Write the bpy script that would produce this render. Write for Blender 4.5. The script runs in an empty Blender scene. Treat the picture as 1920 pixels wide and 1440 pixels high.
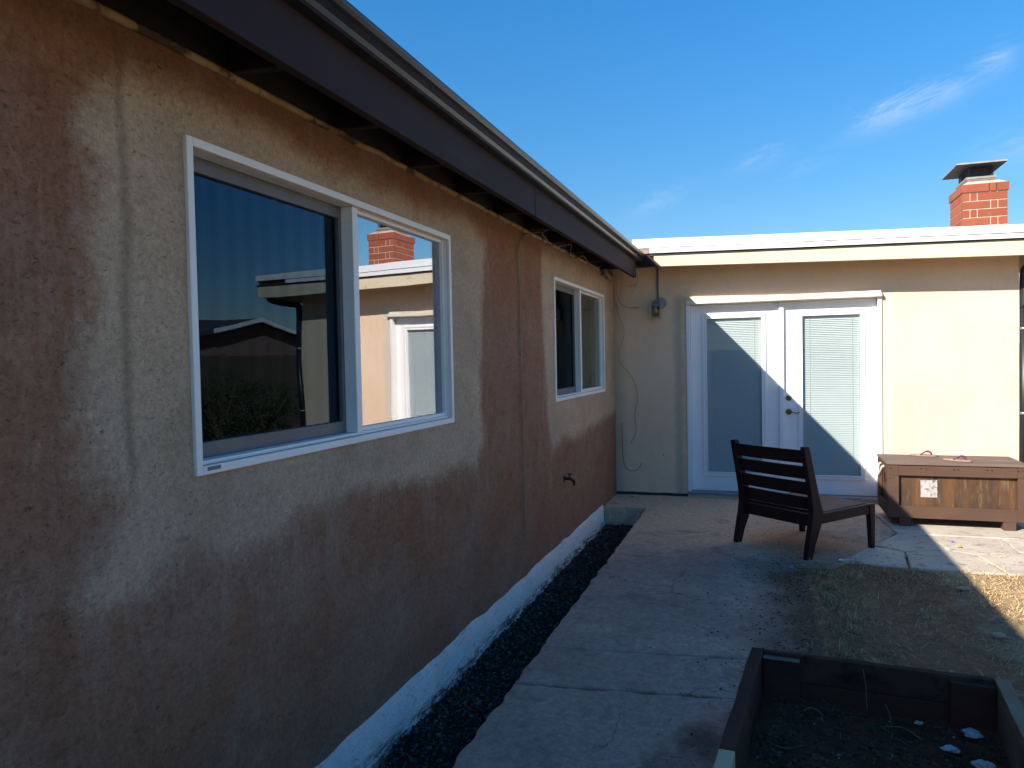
import bpy, bmesh, math, random
import numpy as np
from mathutils import Vector, Matrix, noise as mn
R = math.radians
random.seed(7); rng = np.random.default_rng(7)
S = bpy.context.scene
COL = S.collection

# ------------------------------------------------------------------ camera
cam_d = bpy.data.cameras.new("camera"); cam = bpy.data.objects.new("camera", cam_d); COL.objects.link(cam)
S.camera = cam
cam_d.sensor_width = 36.0; cam_d.lens = 36.0 * 1400 / 1920; cam_d.clip_start = .05; cam_d.clip_end = 2000
th, pt, ro = R(18.752), R(-1.728), R(-1.128)
fw = Vector((-math.sin(th) * math.cos(pt), math.cos(th) * math.cos(pt), math.sin(pt)))
r_ = fw.cross(Vector((0, 0, 1))).normalized(); u_ = r_.cross(fw)
r2 = math.cos(ro) * r_ + math.sin(ro) * u_; u2 = -math.sin(ro) * r_ + math.cos(ro) * u_
M = Matrix((r2, u2, -fw)).transposed().to_4x4(); M.translation = Vector((1.583, 0, 1.496))
cam.matrix_world = M

# ------------------------------------------------------------------ sky and sun
SUN = Vector((-1, -1.36, 1.056)).normalized()
el = math.asin(SUN.z); az = math.atan2(SUN.x, SUN.y)
W = bpy.data.worlds.new("World"); S.world = W; W.use_nodes = True
nt = W.node_tree; nt.nodes.clear()
def N(t, k, **kw):
    n = t.nodes.new(k)
    for a, v in kw.items(): setattr(n, a, v)
    return n
def Lk(t, a, b): t.links.new(a, b)
def math_n(t, op, a, b=None, c=None, clamp=False):
    n = N(t, 'ShaderNodeMath', operation=op); n.use_clamp = clamp
    for i, v in enumerate((a, b, c)):
        if v is None: continue
        if isinstance(v, (int, float)): n.inputs[i].default_value = v
        else: Lk(t, v, n.inputs[i])
    return n.outputs[0]
sky = N(nt, 'ShaderNodeTexSky', sky_type='NISHITA'); sky.sun_disc = False
sky.sun_elevation = el; sky.sun_rotation = az; sky.altitude = 50; sky.air_density = 1.0; sky.dust_density = .25; sky.ozone_density = 3.0
hs = N(nt, 'ShaderNodeHueSaturation'); hs.inputs['Hue'].default_value = .4985; hs.inputs['Saturation'].default_value = 1.35; hs.inputs['Value'].default_value = 1.0
Lk(nt, sky.outputs[0], hs.inputs['Color'])
tc = N(nt, 'ShaderNodeTexCoord')
d1 = Vector((-.185, .966, .182)).normalized(); d2 = Vector((.248, .917, .311)).normalized()
nrm = d1.cross(d2).normalized(); tang = nrm.cross(d1).normalized()
def dot(v):
    n = N(nt, 'ShaderNodeVectorMath', operation='DOT_PRODUCT'); n.inputs[1].default_value = v
    Lk(nt, tc.outputs['Generated'], n.inputs[0]); return n.outputs['Value']
across, along = dot(nrm), dot(tang)
cmb = N(nt, 'ShaderNodeCombineXYZ')
Lk(nt, math_n(nt, 'MULTIPLY', along, 9.0), cmb.inputs[0]); Lk(nt, math_n(nt, 'MULTIPLY', across, 30.0), cmb.inputs[1])
nz = N(nt, 'ShaderNodeTexNoise'); nz.inputs['Scale'].default_value = 1.3; nz.inputs['Detail'].default_value = 9; nz.inputs['Roughness'].default_value = .72; nz.inputs['Distortion'].default_value = 1.4
Lk(nt, cmb.outputs[0], nz.inputs['Vector'])
wob = math_n(nt, 'MULTIPLY', math_n(nt, 'SUBTRACT', nz.outputs[0], .5), .05)
acr = math_n(nt, 'ADD', across, wob)
def gauss(x, c, w):
    q = math_n(nt, 'DIVIDE', math_n(nt, 'SUBTRACT', x, c), w)
    return math_n(nt, 'EXPONENT', math_n(nt, 'MULTIPLY', math_n(nt, 'MULTIPLY', q, q), -1.0))
cl = None
for (ac, aw, c, w, amp) in ((.012, .015, .335, .042, .50), (.014, .012, .385, .026, .26), (.002, .014, .428, .016, .35), (.004, .010, .19, .030, .18), (.030, .008, .24, .03, .14), (.002, .010, .06, .035, .25), (.10, .02, .45, .06, .25)):
    g = math_n(nt, 'MULTIPLY', math_n(nt, 'MULTIPLY', gauss(acr, ac, aw), gauss(along, c, w)), amp)
    cl = g if cl is None else math_n(nt, 'ADD', cl, g)
rmp = N(nt, 'ShaderNodeMapRange'); rmp.inputs[1].default_value = .36; rmp.inputs[2].default_value = .68; Lk(nt, nz.outputs[0], rmp.inputs[0])
clf = math_n(nt, 'MULTIPLY', cl, rmp.outputs[0], clamp=True)
sz = N(nt, 'ShaderNodeSeparateXYZ'); Lk(nt, tc.outputs['Generated'], sz.inputs[0])
rz = N(nt, 'ShaderNodeMapRange', interpolation_type='SMOOTHSTEP'); Lk(nt, sz.outputs[2], rz.inputs[0]); rz.inputs[1].default_value = .05; rz.inputs[2].default_value = .5; rz.inputs[3].default_value = .62; rz.inputs[4].default_value = 1.0
vs_ = N(nt, 'ShaderNodeVectorMath', operation='SCALE'); Lk(nt, hs.outputs[0], vs_.inputs[0]); Lk(nt, rz.outputs[0], vs_.inputs['Scale'])
mx = N(nt, 'ShaderNodeMix', data_type='RGBA'); Lk(nt, clf, mx.inputs[0]); Lk(nt, vs_.outputs[0], mx.inputs[6]); mx.inputs[7].default_value = (3.9, 4.5, 5.4, 1)
bg = N(nt, 'ShaderNodeBackground'); bg.inputs[1].default_value = .115; Lk(nt, mx.outputs[2], bg.inputs[0])
out = N(nt, 'ShaderNodeOutputWorld'); Lk(nt, bg.outputs[0], out.inputs[0])
sd = bpy.data.lights.new("sun", 'SUN'); sd.energy = 5.0; sd.angle = R(.5); sd.color = (1, .93, .82)
so = bpy.data.objects.new("sun", sd); COL.objects.link(so); so.rotation_euler = SUN.to_track_quat('Z', 'Y').to_euler()
S.view_settings.view_transform = 'Standard'; S.view_settings.look = 'None'; S.view_settings.exposure = 0.88; S.view_settings.gamma = 1.0
S.render.engine = 'CYCLES'
S.cycles.max_bounces = 8; S.cycles.transparent_max_bounces = 12

# ------------------------------------------------------------------ materials
def newmat(name):
    m = bpy.data.materials.new(name); m.use_nodes = True; t = m.node_tree
    b = t.nodes['Principled BSDF']; return m, t, b
def noise_n(t, vec, scale, detail=4, rough=.55, dist=0, stretch=None):
    if stretch:
        mp = N(t, 'ShaderNodeMapping'); mp.inputs['Scale'].default_value = stretch; Lk(t, vec, mp.inputs[0]); vec = mp.outputs[0]
    n = N(t, 'ShaderNodeTexNoise'); n.inputs['Scale'].default_value = scale; n.inputs['Detail'].default_value = detail
    n.inputs['Roughness'].default_value = rough; n.inputs['Distortion'].default_value = dist
    Lk(t, vec, n.inputs['Vector']); return n.outputs[0]
def rng_n(t, v, a, b, c=0, d=1):
    n = N(t, 'ShaderNodeMapRange'); Lk(t, v, n.inputs[0])
    for i, x in enumerate((a, b, c, d)): n.inputs[i + 1].default_value = x
    return n.outputs[0]
def mixc(t, f, a, b, blend='MIX'):
    n = N(t, 'ShaderNodeMix', data_type='RGBA', blend_type=blend)
    if isinstance(f, (int, float)): n.inputs[0].default_value = f
    else: Lk(t, f, n.inputs[0])
    for i, v in ((6, a), (7, b)):
        if isinstance(v, tuple): n.inputs[i].default_value = (*v, 1) if len(v) == 3 else v
        else: Lk(t, v, n.inputs[i])
    return n.outputs[2]
def bump(t, b, h, strength, dist=.01):
    n = N(t, 'ShaderNodeBump'); n.inputs['Strength'].default_value = strength; n.inputs['Distance'].default_value = dist
    Lk(t, h, n.inputs['Height']); Lk(t, n.outputs[0], b.inputs['Normal'])
def surf(name, c1, c2, scale=4, rough=.8, detail=6, bscale=None, bstr=.2, bdist=.004, stretch=None, metallic=0, lo=.35, hi=.65, c3=None, s3=20, l3=.55, h3=.7, spec=.4):
    m, t, b = newmat(name); v = N(t, 'ShaderNodeTexCoord').outputs['Object']
    n = noise_n(t, v, scale, detail, .6, .2, stretch)
    c = mixc(t, rng_n(t, n, lo, hi), c1, c2)
    if c3:
        n3 = noise_n(t, v, s3, 5, .65, .3, stretch); c = mixc(t, rng_n(t, n3, l3, h3), c, c3)
    Lk(t, c, b.inputs['Base Color']); b.inputs['Roughness'].default_value = rough; b.inputs['Metallic'].default_value = metallic
    b.inputs['Specular IOR Level'].default_value = spec
    if bscale: bump(t, b, noise_n(t, v, bscale, 5, .6, 0, stretch), bstr, bdist)
    return m

def stucco_base(t, b, v, c, strength=.55):
    f1 = noise_n(t, v, 70, 6, .7); f2 = noise_n(t, v, 14, 5, .6, .6)
    vo = N(t, 'ShaderNodeTexVoronoi'); vo.inputs['Scale'].default_value = 55; Lk(t, v, vo.inputs['Vector'])
    h = math_n(t, 'ADD', math_n(t, 'MULTIPLY', f1, .6), math_n(t, 'MULTIPLY', f2, .7))
    pits = rng_n(t, noise_n(t, v, 60, 7, .85, .7, (1, .8, 1.5)), .31, .42, 1, 0)
    h = math_n(t, 'SUBTRACT', h, math_n(t, 'MULTIPLY', pits, .35))
    c = mixc(t, math_n(t, 'MULTIPLY', pits, .6), c, (.035, .028, .024))
    g = rng_n(t, noise_n(t, v, 48, 8, .9), .3, .7, .58, 1.40)
    gg = N(t, 'ShaderNodeCombineColor'); [Lk(t, g, gg.inputs[i]) for i in range(3)]
    c = mixc(t, 1.0, c, gg.outputs[0], 'MULTIPLY')
    Lk(t, c, b.inputs['Base Color']); b.inputs['Roughness'].default_value = .93; b.inputs['Specular IOR Level'].default_value = .2
    bump(t, b, h, strength, .008)

def mat_brown_stucco():
    m, t, b = newmat('brown_patched_stucco'); v = N(t, 'ShaderNodeTexCoord').outputs['Object']
    at = N(t, 'ShaderNodeAttribute', attribute_name='patch').outputs['Fac']
    big = noise_n(t, v, 1.7, 5, .6, .5); mid = noise_n(t, v, 5, 6, .65, .4)
    br = mixc(t, rng_n(t, big, .35, .65), (.322, .137, .072), (.352, .198, .128))
    br = mixc(t, rng_n(t, mid, .45, .75, 0, .6), br, (.22, .098, .054))
    # combed, vertical lighter streaks
    st = noise_n(t, v, 3.0, 6, .7, .9, (1, 1.8, .7))
    br = mixc(t, rng_n(t, st, .55, .80, 0, .22), br, (.44, .27, .175))
    fine = noise_n(t, v, 6.5, 6, .72, 1.6, (1, 1.6, .7))
    br = mixc(t, rng_n(t, fine, .55, .75, 0, .5), br, (.48, .32, .215))
    di = noise_n(t, v, 16, 7, .78, .8, (1, .7, 1.6))
    br = mixc(t, rng_n(t, di, .50, .68, 0, .5), br, (.15, .070, .042))
    be = mixc(t, rng_n(t, big, .38, .62), (.57, .395, .262), (.50, .35, .242))
    be = mixc(t, rng_n(t, mid, .5, .75, 0, .6), be, (.36, .26, .16))
    e1 = noise_n(t, v, 5, 9, .66, .25); e2 = noise_n(t, v, 1.6, 3, .5)
    e = math_n(t, 'ADD', math_n(t, 'MULTIPLY', math_n(t, 'SUBTRACT', e1, .5), .26), math_n(t, 'MULTIPLY', math_n(t, 'SUBTRACT', e2, .5), .08))
    sdf = math_n(t, 'ADD', at, e)
    msk = rng_n(t, math_n(t, 'ADD', sdf, math_n(t, 'MULTIPLY', math_n(t, 'SUBTRACT', noise_n(t, v, 38, 6, .85, .5, (1, .8, 1.4)), .5), .17)), -.050, .045)
    rim = math_n(t, 'MULTIPLY', rng_n(t, sdf, -.03, .015), rng_n(t, sdf, .03, .13, 1, 0))
    rimn = rng_n(t, noise_n(t, v, 9, 7, .75, .6), .42, .62)
    be = mixc(t, math_n(t, 'MULTIPLY', math_n(t, 'MULTIPLY', rim, .28), rimn), be, (.64, .50, .36))
    be = mixc(t, rng_n(t, noise_n(t, v, 2.4, 5, .6, .6), .50, .66, 0, .55), be, (.41, .28, .17))
    c = mixc(t, msk, br, be)
    # pale run-off below the patch
    wash = math_n(t, 'MULTIPLY', rng_n(t, sdf, -.42, -.02, 0, 1), rng_n(t, noise_n(t, v, 4, 6, .7, .2, (1, 3.5, .5)),   .5, .72, 0, .40))
    c = mixc(t, math_n(t, 'MULTIPLY', wash, math_n(t, 'SUBTRACT', 1, msk)), c, (.50, .39, .31))
    # dark vertical seam where old trim was, at y = 1.55
    sp = N(t, 'ShaderNodeSeparateXYZ'); Lk(t, v, sp.inputs[0])
    yy = math_n(t, 'ADD', sp.outputs[1], math_n(t, 'MULTIPLY', noise_n(t, v, 3, 3, .5), .08))
    seam = rng_n(t, math_n(t, 'ABSOLUTE', math_n(t, 'SUBTRACT', yy, 1.585)), .004, .03, .45, 0)
    seam = math_n(t, 'MULTIPLY', seam, rng_n(t, sp.outputs[2], 1.05, 1.25))
    c = mixc(t, seam, c, (.16, .12, .07))
    # purplish tint towards the foot, brown tint along the top
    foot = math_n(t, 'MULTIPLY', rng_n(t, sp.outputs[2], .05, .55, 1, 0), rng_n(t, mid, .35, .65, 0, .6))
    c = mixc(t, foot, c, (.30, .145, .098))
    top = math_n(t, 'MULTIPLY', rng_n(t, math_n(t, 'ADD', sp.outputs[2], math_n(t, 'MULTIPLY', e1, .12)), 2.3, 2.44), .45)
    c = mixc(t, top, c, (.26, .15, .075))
    stucco_base(t, b, v, c, .85)
    return m
def mat_cream_stucco():
    m, t, b = newmat('cream_stucco'); v = N(t, 'ShaderNodeTexCoord').outputs['Object']
    big = noise_n(t, v, 1.3, 5, .6, .4)
    c = mixc(t, rng_n(t, big, .35, .65), (.86, .62, .42), (.90, .66, .47))
    c = mixc(t, rng_n(t, noise_n(t, v, 4, 6, .65, .3, (1, 1, .5)), .5, .8, 0, .5), c, (.66, .47, .31))
    c = mixc(t, rng_n(t, noise_n(t, v, 60, 7, .85), .3, .7, .22, 0), c, (.30, .22, .15))
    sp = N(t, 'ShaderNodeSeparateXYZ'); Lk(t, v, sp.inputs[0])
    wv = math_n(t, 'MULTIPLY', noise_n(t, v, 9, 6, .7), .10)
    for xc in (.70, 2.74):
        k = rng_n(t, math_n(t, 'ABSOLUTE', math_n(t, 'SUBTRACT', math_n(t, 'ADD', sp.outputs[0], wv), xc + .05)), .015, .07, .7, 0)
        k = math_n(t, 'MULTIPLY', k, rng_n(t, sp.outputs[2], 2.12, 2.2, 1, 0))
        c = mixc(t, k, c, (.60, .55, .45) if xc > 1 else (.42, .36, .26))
    # darker towards the left corner, dark specks near the foot
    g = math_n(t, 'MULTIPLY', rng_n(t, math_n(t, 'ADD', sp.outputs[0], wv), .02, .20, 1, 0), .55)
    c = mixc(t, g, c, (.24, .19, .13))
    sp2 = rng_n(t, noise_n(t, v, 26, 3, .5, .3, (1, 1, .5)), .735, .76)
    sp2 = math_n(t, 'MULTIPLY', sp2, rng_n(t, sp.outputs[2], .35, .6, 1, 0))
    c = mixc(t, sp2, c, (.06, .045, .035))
    t2, f1 = t, noise_n(t, v, 90, 5, .7)
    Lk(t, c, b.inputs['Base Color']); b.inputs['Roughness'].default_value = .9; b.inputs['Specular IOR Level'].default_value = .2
    bump(t, b, math_n(t, 'ADD', f1, noise_n(t, v, 16, 5, .6)), .35, .006)
    return m
def mat_glass(name, fac, tint=(1, 1, 1), inner=(.8, .85, .85), ripple=0, wav=0.0, rough=0.0):
    m = bpy.data.materials.new(name); m.use_nodes = True; t = m.node_tree; t.nodes.clear()
    o = N(t, 'ShaderNodeOutputMaterial'); mixs = N(t, 'ShaderNodeMixShader')
    tr = N(t, 'ShaderNodeBsdfTransparent'); tr.inputs[0].default_value = (*inner, 1)
    gl = N(t, 'ShaderNodeBsdfGlossy'); gl.inputs['Color'].default_value = (*tint, 1); gl.inputs['Roughness'].default_value = rough
    fr = N(t, 'ShaderNodeLayerWeight'); fr.inputs[0].default_value = .5
    f = math_n(t, 'ADD', math_n(t, 'MULTIPLY', math_n(t, 'POWER', fr.outputs['Facing'], 4.0), .8), fac + .035, clamp=True)
    v = N(t, 'ShaderNodeTexCoord').outputs['Object']
    if ripple:
        w = N(t, 'ShaderNodeTexWave', wave_type='BANDS', bands_direction='Y'); w.inputs['Scale'].default_value = 3.2
        w.inputs['Distortion'].default_value = 9; w.inputs['Detail'].default_value = 1.5; w.inputs['Detail Scale'].default_value = .22
        Lk(t, v, w.inputs['Vector'])
        f = math_n(t, 'MULTIPLY', math_n(t, 'MULTIPLY', f, ripple), rng_n(t, w.outputs['Fac'], 0, 1, .94, 1.07))
    if wav:
        bp = N(t, 'ShaderNodeBump'); bp.inputs['Strength'].default_value = 1; bp.inputs['Distance'].default_value = wav
        Lk(t, noise_n(t, v, 2.2, 1, .4), bp.inputs['Height']); Lk(t, bp.outputs[0], gl.inputs['Normal'])
    Lk(t, f, mixs.inputs[0]); Lk(t, tr.outputs[0], mixs.inputs[1]); Lk(t, gl.outputs[0], mixs.inputs[2]); Lk(t, mixs.outputs[0], o.inputs[0])
    return m
def mat_attr(name, rough=.8, trans=0.0, attr='col'):
    m, t, b = newmat(name); a = N(t, 'ShaderNodeAttribute', attribute_name=attr)
    Lk(t, a.outputs['Color'], b.inputs['Base Color']); b.inputs['Roughness'].default_value = rough; b.inputs['Specular IOR Level'].default_value = .25
    return m
def mat_brick():
    m, t, b = newmat('red_brick'); v = N(t, 'ShaderNodeTexCoord').outputs['Object']
    a = N(t, 'ShaderNodeAttribute', attribute_name='col').outputs['Color']
    c = mixc(t, rng_n(t, noise_n(t, v, 25, 6, .7), .4, .75, 0, .45), a, (.20, .06, .035))
    c = mixc(t, rng_n(t, noise_n(t, v, 9, 5, .7), .62, .8, 0, .5), c, (.36, .19, .13))
    c = mixc(t, rng_n(t, noise_n(t, v, 5, 6, .7), .55, .75, 0, .5), c, (.12, .045, .03))
    Lk(t, c, b.inputs['Base Color']); b.inputs['Roughness'].default_value = .9
    bump(t, b, noise_n(t, v, 120, 4, .6), .3, .003); return m
def mat_concrete():
    m, t, b = newmat('weathered_concrete'); v = N(t, 'ShaderNodeTexCoord').outputs['Object']
    c = mixc(t, rng_n(t, noise_n(t, v, 1.4, 6, .6, .5), .35, .65), (.42, .265, .205), (.53, .355, .27))
    c = mixc(t, rng_n(t, noise_n(t, v, 6, 7, .7, .6), .52, .75, 0, .7), c, (.17, .125, .11))
    c = mixc(t, rng_n(t, noise_n(t, v, 11, 5, .6, 1.5), .66, .74, 0, .7), c, (.54, .36, .27))
    sp = N(t, 'ShaderNodeSeparateXYZ'); Lk(t, v, sp.inputs[0])
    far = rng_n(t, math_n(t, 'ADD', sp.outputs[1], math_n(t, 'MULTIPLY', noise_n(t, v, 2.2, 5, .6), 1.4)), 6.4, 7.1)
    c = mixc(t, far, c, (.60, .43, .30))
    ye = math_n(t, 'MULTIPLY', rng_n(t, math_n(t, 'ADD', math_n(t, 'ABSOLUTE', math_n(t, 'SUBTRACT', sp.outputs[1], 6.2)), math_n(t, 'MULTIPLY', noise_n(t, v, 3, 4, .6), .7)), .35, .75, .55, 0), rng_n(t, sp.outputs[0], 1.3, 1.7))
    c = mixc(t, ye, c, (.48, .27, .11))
    c = mixc(t, rng_n(t, noise_n(t, v, 60, 6, .8), .52, .7, 0, .55), c, (.10, .075, .06))
    mot = rng_n(t, noise_n(t, v, 22, 8, .85, .4), .3, .7, .60, 1.42); mg = N(t, 'ShaderNodeCombineColor'); [Lk(t, mot, mg.inputs[i]) for i in range(3)]
    c = mixc(t, 1.0, c, mg.outputs[0], 'MULTIPLY')
    c = mixc(t, rng_n(t, noise_n(t, v, 2.2, 7, .7, 1.2), .54, .68, 0, .55), c, (.13, .095, .08))
    c = mixc(t, rng_n(t, noise_n(t, v, 3.1, 6, .75, 2.0, (1, .6, 1)), .60, .72, 0, .5), c, (.66, .50, .38))
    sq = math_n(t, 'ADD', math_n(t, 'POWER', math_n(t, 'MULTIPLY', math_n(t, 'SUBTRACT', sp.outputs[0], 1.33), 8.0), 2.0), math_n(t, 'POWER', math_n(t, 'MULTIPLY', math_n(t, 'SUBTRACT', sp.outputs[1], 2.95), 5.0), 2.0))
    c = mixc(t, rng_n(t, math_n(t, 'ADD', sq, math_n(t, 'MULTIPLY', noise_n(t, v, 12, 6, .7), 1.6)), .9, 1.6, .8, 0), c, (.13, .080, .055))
    # dark crumbs of soil, denser towards the lawn side
    dn = rng_n(t, sp.outputs[0], .9, 1.85, 0, .055)
    cr = math_n(t, 'SUBTRACT', noise_n(t, v, 34, 4, .6), math_n(t, 'SUBTRACT', .715, dn))
    c = mixc(t, rng_n(t, cr, 0, .02, 0, .85), c, (.05, .04, .035))
    dirt = math_n(t, 'MULTIPLY', rng_n(t, math_n(t, 'ADD', sp.outputs[0], math_n(t, 'MULTIPLY', noise_n(t, v, 3.5, 5, .6), .5)), 1.66, 2.0, 0, .95), rng_n(t, sp.outputs[1], 5.5, 5.8, 1, .25))
    c = mixc(t, dirt, c, (.12, .062, .034))
    # hairline cracks
    w = N(t, 'ShaderNodeTexVoronoi', feature='DISTANCE_TO_EDGE'); w.inputs['Scale'].default_value = .75
    mp = N(t, 'ShaderNodeVectorMath', operation='ADD'); Lk(t, v, mp.inputs[0])
    nn = N(t, 'ShaderNodeTexNoise'); nn.inputs['Scale'].default_value = 4; nn.inputs['Detail'].default_value = 6; Lk(t, v, nn.inputs['Vector'])
    sc = N(t, 'ShaderNodeVectorMath', operation='SCALE'); Lk(t, nn.outputs['Color'], sc.inputs[0]); sc.inputs['Scale'].default_value = .25
    Lk(t, sc.outputs[0], mp.inputs[1]); Lk(t, mp.outputs[0], w.inputs['Vector'])
    ck = math_n(t, 'MULTIPLY', rng_n(t, w.outputs['Distance'], .0006, .0024, .8, 0), rng_n(t, noise_n(t, v, 1.1, 2, .5), .5, .56))
    c = mixc(t, ck, c, (.05, .045, .04))
    Lk(t, c, b.inputs['Base Color']); b.inputs['Roughness'].default_value = .9; b.inputs['Specular IOR Level'].default_value = .25
    h = math_n(t, 'ADD', noise_n(t, v, 45, 6, .7), math_n(t, 'MULTIPLY', noise_n(t, v, 7, 4, .6), .8))
    bump(t, b, math_n(t, 'SUBTRACT', h, ck), .4, .005); return m
def mat_ground():
    m, t, b = newmat('dry_soil'); v = N(t, 'ShaderNodeTexCoord').outputs['Object']
    c = mixc(t, rng_n(t, noise_n(t, v, 1.6, 6, .65, .5), .35, .65), (.26, .19, .115), (.46, .36, .22))
    c = mixc(t, rng_n(t, noise_n(t, v, 30, 6, .7), .45, .7, 0, .7), c, (.52, .42, .27))
    c = mixc(t, rng_n(t, noise_n(t, v, 14, 5, .7), .52, .72, 0, .7), c, (.12, .085, .055))
    c = mixc(t, rng_n(t, noise_n(t, v, 2.6, 6, .7, .8), .56, .66, 0, .6), c, (.13, .09, .06))
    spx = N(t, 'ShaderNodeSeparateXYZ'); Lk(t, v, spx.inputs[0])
    shade_soil = rng_n(t, math_n(t, 'ADD', spx.outputs[0], math_n(t, 'MULTIPLY', math_n(t, 'SUBTRACT', noise_n(t, v, 2.2, 6, .65, .4), .5), 1.4)), 2.65, 2.95, .82, 0)  # bare dirt, also coloured darker where the roof's shade falls
    c = mixc(t, shade_soil, c, mixc(t, rng_n(t, noise_n(t, v, 9, 6, .7), .35, .65), (.17, .062, .028), (.31, .135, .060)))
    Lk(t, c, b.inputs['Base Color']); b.inputs['Roughness'].default_value = .97; b.inputs['Specular IOR Level'].default_value = .1
    bump(t, b, noise_n(t, v, 40, 7, .75), .8, .012); return m
def mat_foundation():
    m, t, b = newmat('white_painted_foundation'); v = N(t, 'ShaderNodeTexCoord').outputs['Object']
    c = mixc(t, rng_n(t, noise_n(t, v, 5, 6, .7), .4, .7), (.92, .87, .82), (.82, .77, .72))
    sp = N(t, 'ShaderNodeSeparateXYZ'); Lk(t, v, sp.inputs[0])
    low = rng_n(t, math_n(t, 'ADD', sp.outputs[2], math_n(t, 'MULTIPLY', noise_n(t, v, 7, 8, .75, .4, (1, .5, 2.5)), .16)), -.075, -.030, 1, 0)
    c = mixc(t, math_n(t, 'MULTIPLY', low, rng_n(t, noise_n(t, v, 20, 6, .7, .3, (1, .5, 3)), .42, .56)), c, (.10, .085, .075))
    c = mixc(t, rng_n(t, noise_n(t, v, 11, 8, .8, .8, (1, .6, 1.6)), .56, .64, 0, .75), c, (.34, .31, .29))
    c = mixc(t, rng_n(t, noise_n(t, v, 40, 5, .8), .6, .7, 0, .6), c, (.25, .22, .20))
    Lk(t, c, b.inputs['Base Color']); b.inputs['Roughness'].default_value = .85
    bump(t, b, math_n(t, 'ADD', noise_n(t, v, 18, 8, .75), noise_n(t, v, 70, 4, .7)), .9, .012); return m

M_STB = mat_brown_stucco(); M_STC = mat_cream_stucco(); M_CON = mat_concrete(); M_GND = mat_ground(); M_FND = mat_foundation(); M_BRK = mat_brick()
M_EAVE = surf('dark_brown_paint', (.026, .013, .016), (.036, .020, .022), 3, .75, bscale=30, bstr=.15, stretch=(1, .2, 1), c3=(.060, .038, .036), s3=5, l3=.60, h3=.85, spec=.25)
M_SOFF = surf('dark_eave_boards', (.012, .010, .012), (.022, .018, .019), 3, .8)
M_GUT = surf('dark_metal_gutter', (.030, .030, .038), (.045, .045, .055), 6, .30, bscale=8, bstr=.05, metallic=.35, c3=(.08, .075, .07), s3=7, l3=.6, h3=.8)
M_TRIM = surf('cream_trim', (.52, .35, .16), (.36, .23, .11), 9, .85, bscale=60, bstr=.6, c3=(.10, .06, .035), s3=7, l3=.50, h3=.60)
M_FASB = surf('cream_fascia', (.72, .62, .42), (.62, .52, .35), 3, .7, bscale=40, bstr=.2, stretch=(.4, 1, 1), c3=(.34, .26, .17), s3=8, l3=.62, h3=.74)
M_WFL = surf('white_metal_flashing', (.82, .81, .79), (.76, .75, .73), 2, .45, bscale=5, bstr=.25, bdist=.01, c3=(.5, .47, .43), s3=16, l3=.72, h3=.8)
M_DKEDGE = surf('dark_gap_shadow', (.030, .030, .032), (.055, .053, .052), 5, .8)
M_WHT = surf('white_vinyl', (.95, .90, .84), (.90, .85, .79), 4, .5, bscale=60, bstr=.03, c3=(.55, .53, .50), s3=14, l3=.7, h3=.85)
M_DOOR = surf('white_door_paint', (.88, .85, .83), (.84, .81, .80), 3, .5, bscale=30, bstr=.06, c3=(.62, .60, .58), s3=9, l3=.72, h3=.9)
M_LINT = surf('weathered_white_wood', (.78, .74, .66), (.66, .58, .44), 9, .8, bscale=40, bstr=.4, stretch=(.15, 1, 1), c3=(.30, .24, .17), s3=12, l3=.6, h3=.72)
M_SCRF = surf('grey_screen_frame', (.13, .125, .125), (.17, .16, .155), 6, .5)
M_DARKROOM = surf('dark_interior', (.012, .014, .018), (.02, .022, .026), 2, .9)
M_CURT = surf('beige_curtain', (.10, .10, .085), (.16, .155, .13), 4, .9, stretch=(1, 8, .2))
M_BLIND = surf('pale_green_grey_blind', (.61, .60, .555), (.58, .57, .53), 2, .7)
M_BRASS = surf('aged_brass', (.22, .17, .10), (.14, .11, .07), 12, .35, metallic=.9)
M_STEEL = surf('galvanised_steel', (.35, .35, .36), (.26, .26, .27), 15, .42, metallic=.8)
M_IRON = surf('dark_iron', (.02, .018, .018), (.05, .03, .022), 20, .6, metallic=.5)
M_CHAIR = surf('dark_mahogany_wood', (.024, .009, .008), (.038, .015, .012), 3, .6, bscale=25, bstr=.25, stretch=(.3, 1, .3), c3=(.07, .032, .025), s3=11, l3=.62, h3=.8, spec=.25)
M_SEAT = surf('faded_seat_board', (.20, .105, .085), (.14, .07, .058), 5, .75, bscale=25, bstr=.2)
M_CHEST = surf('brown_painted_wood', (.100, .052, .032), (.074, .038, .024), 5, .75, bscale=30, bstr=.25, stretch=(.3, 1, 1), c3=(.22, .135, .10), s3=12, l3=.64, h3=.8)
M_LID = surf('faded_brown_board', (.18, .13, .10), (.125, .085, .065), 6, .8, bscale=30, bstr=.25, stretch=(.25, 1, 1), c3=(.34, .28, .225), s3=5, l3=.55, h3=.75)
M_PLY = surf('weathered_varnished_plywood', (.125, .055, .020), (.038, .025, .018), 6, .6, bscale=30, bstr=.3, stretch=(1.8, 1, .3), c3=(.19, .115, .05), s3=14, l3=.54, h3=.72)
M_PAPER = surf('peeling_paper', (.46, .43, .42), (.36, .33, .32), 20, .85, bscale=30, bstr=.6, c3=(.16, .14, .14), s3=36, l3=.54, h3=.60)
M_ROPE = surf('off_white_rope', (.62, .58, .50), (.42, .38, .32), 60, .9, bscale=120, bstr=.6)
M_BEDW = surf('stained_planter_wood', (.105, .048, .032), (.060, .030, .022), 4, .9, bscale=25, bstr=.5, stretch=(1, .3, 1), c3=(.02, .014, .012), s3=8, l3=.54, h3=.66, spec=.1)
M_BEDR = surf('red_brown_inner_wood', (.080, .026, .012), (.040, .015, .009), 4, .9, bscale=25, bstr=.4, stretch=(.3, 1, 1))
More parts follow.
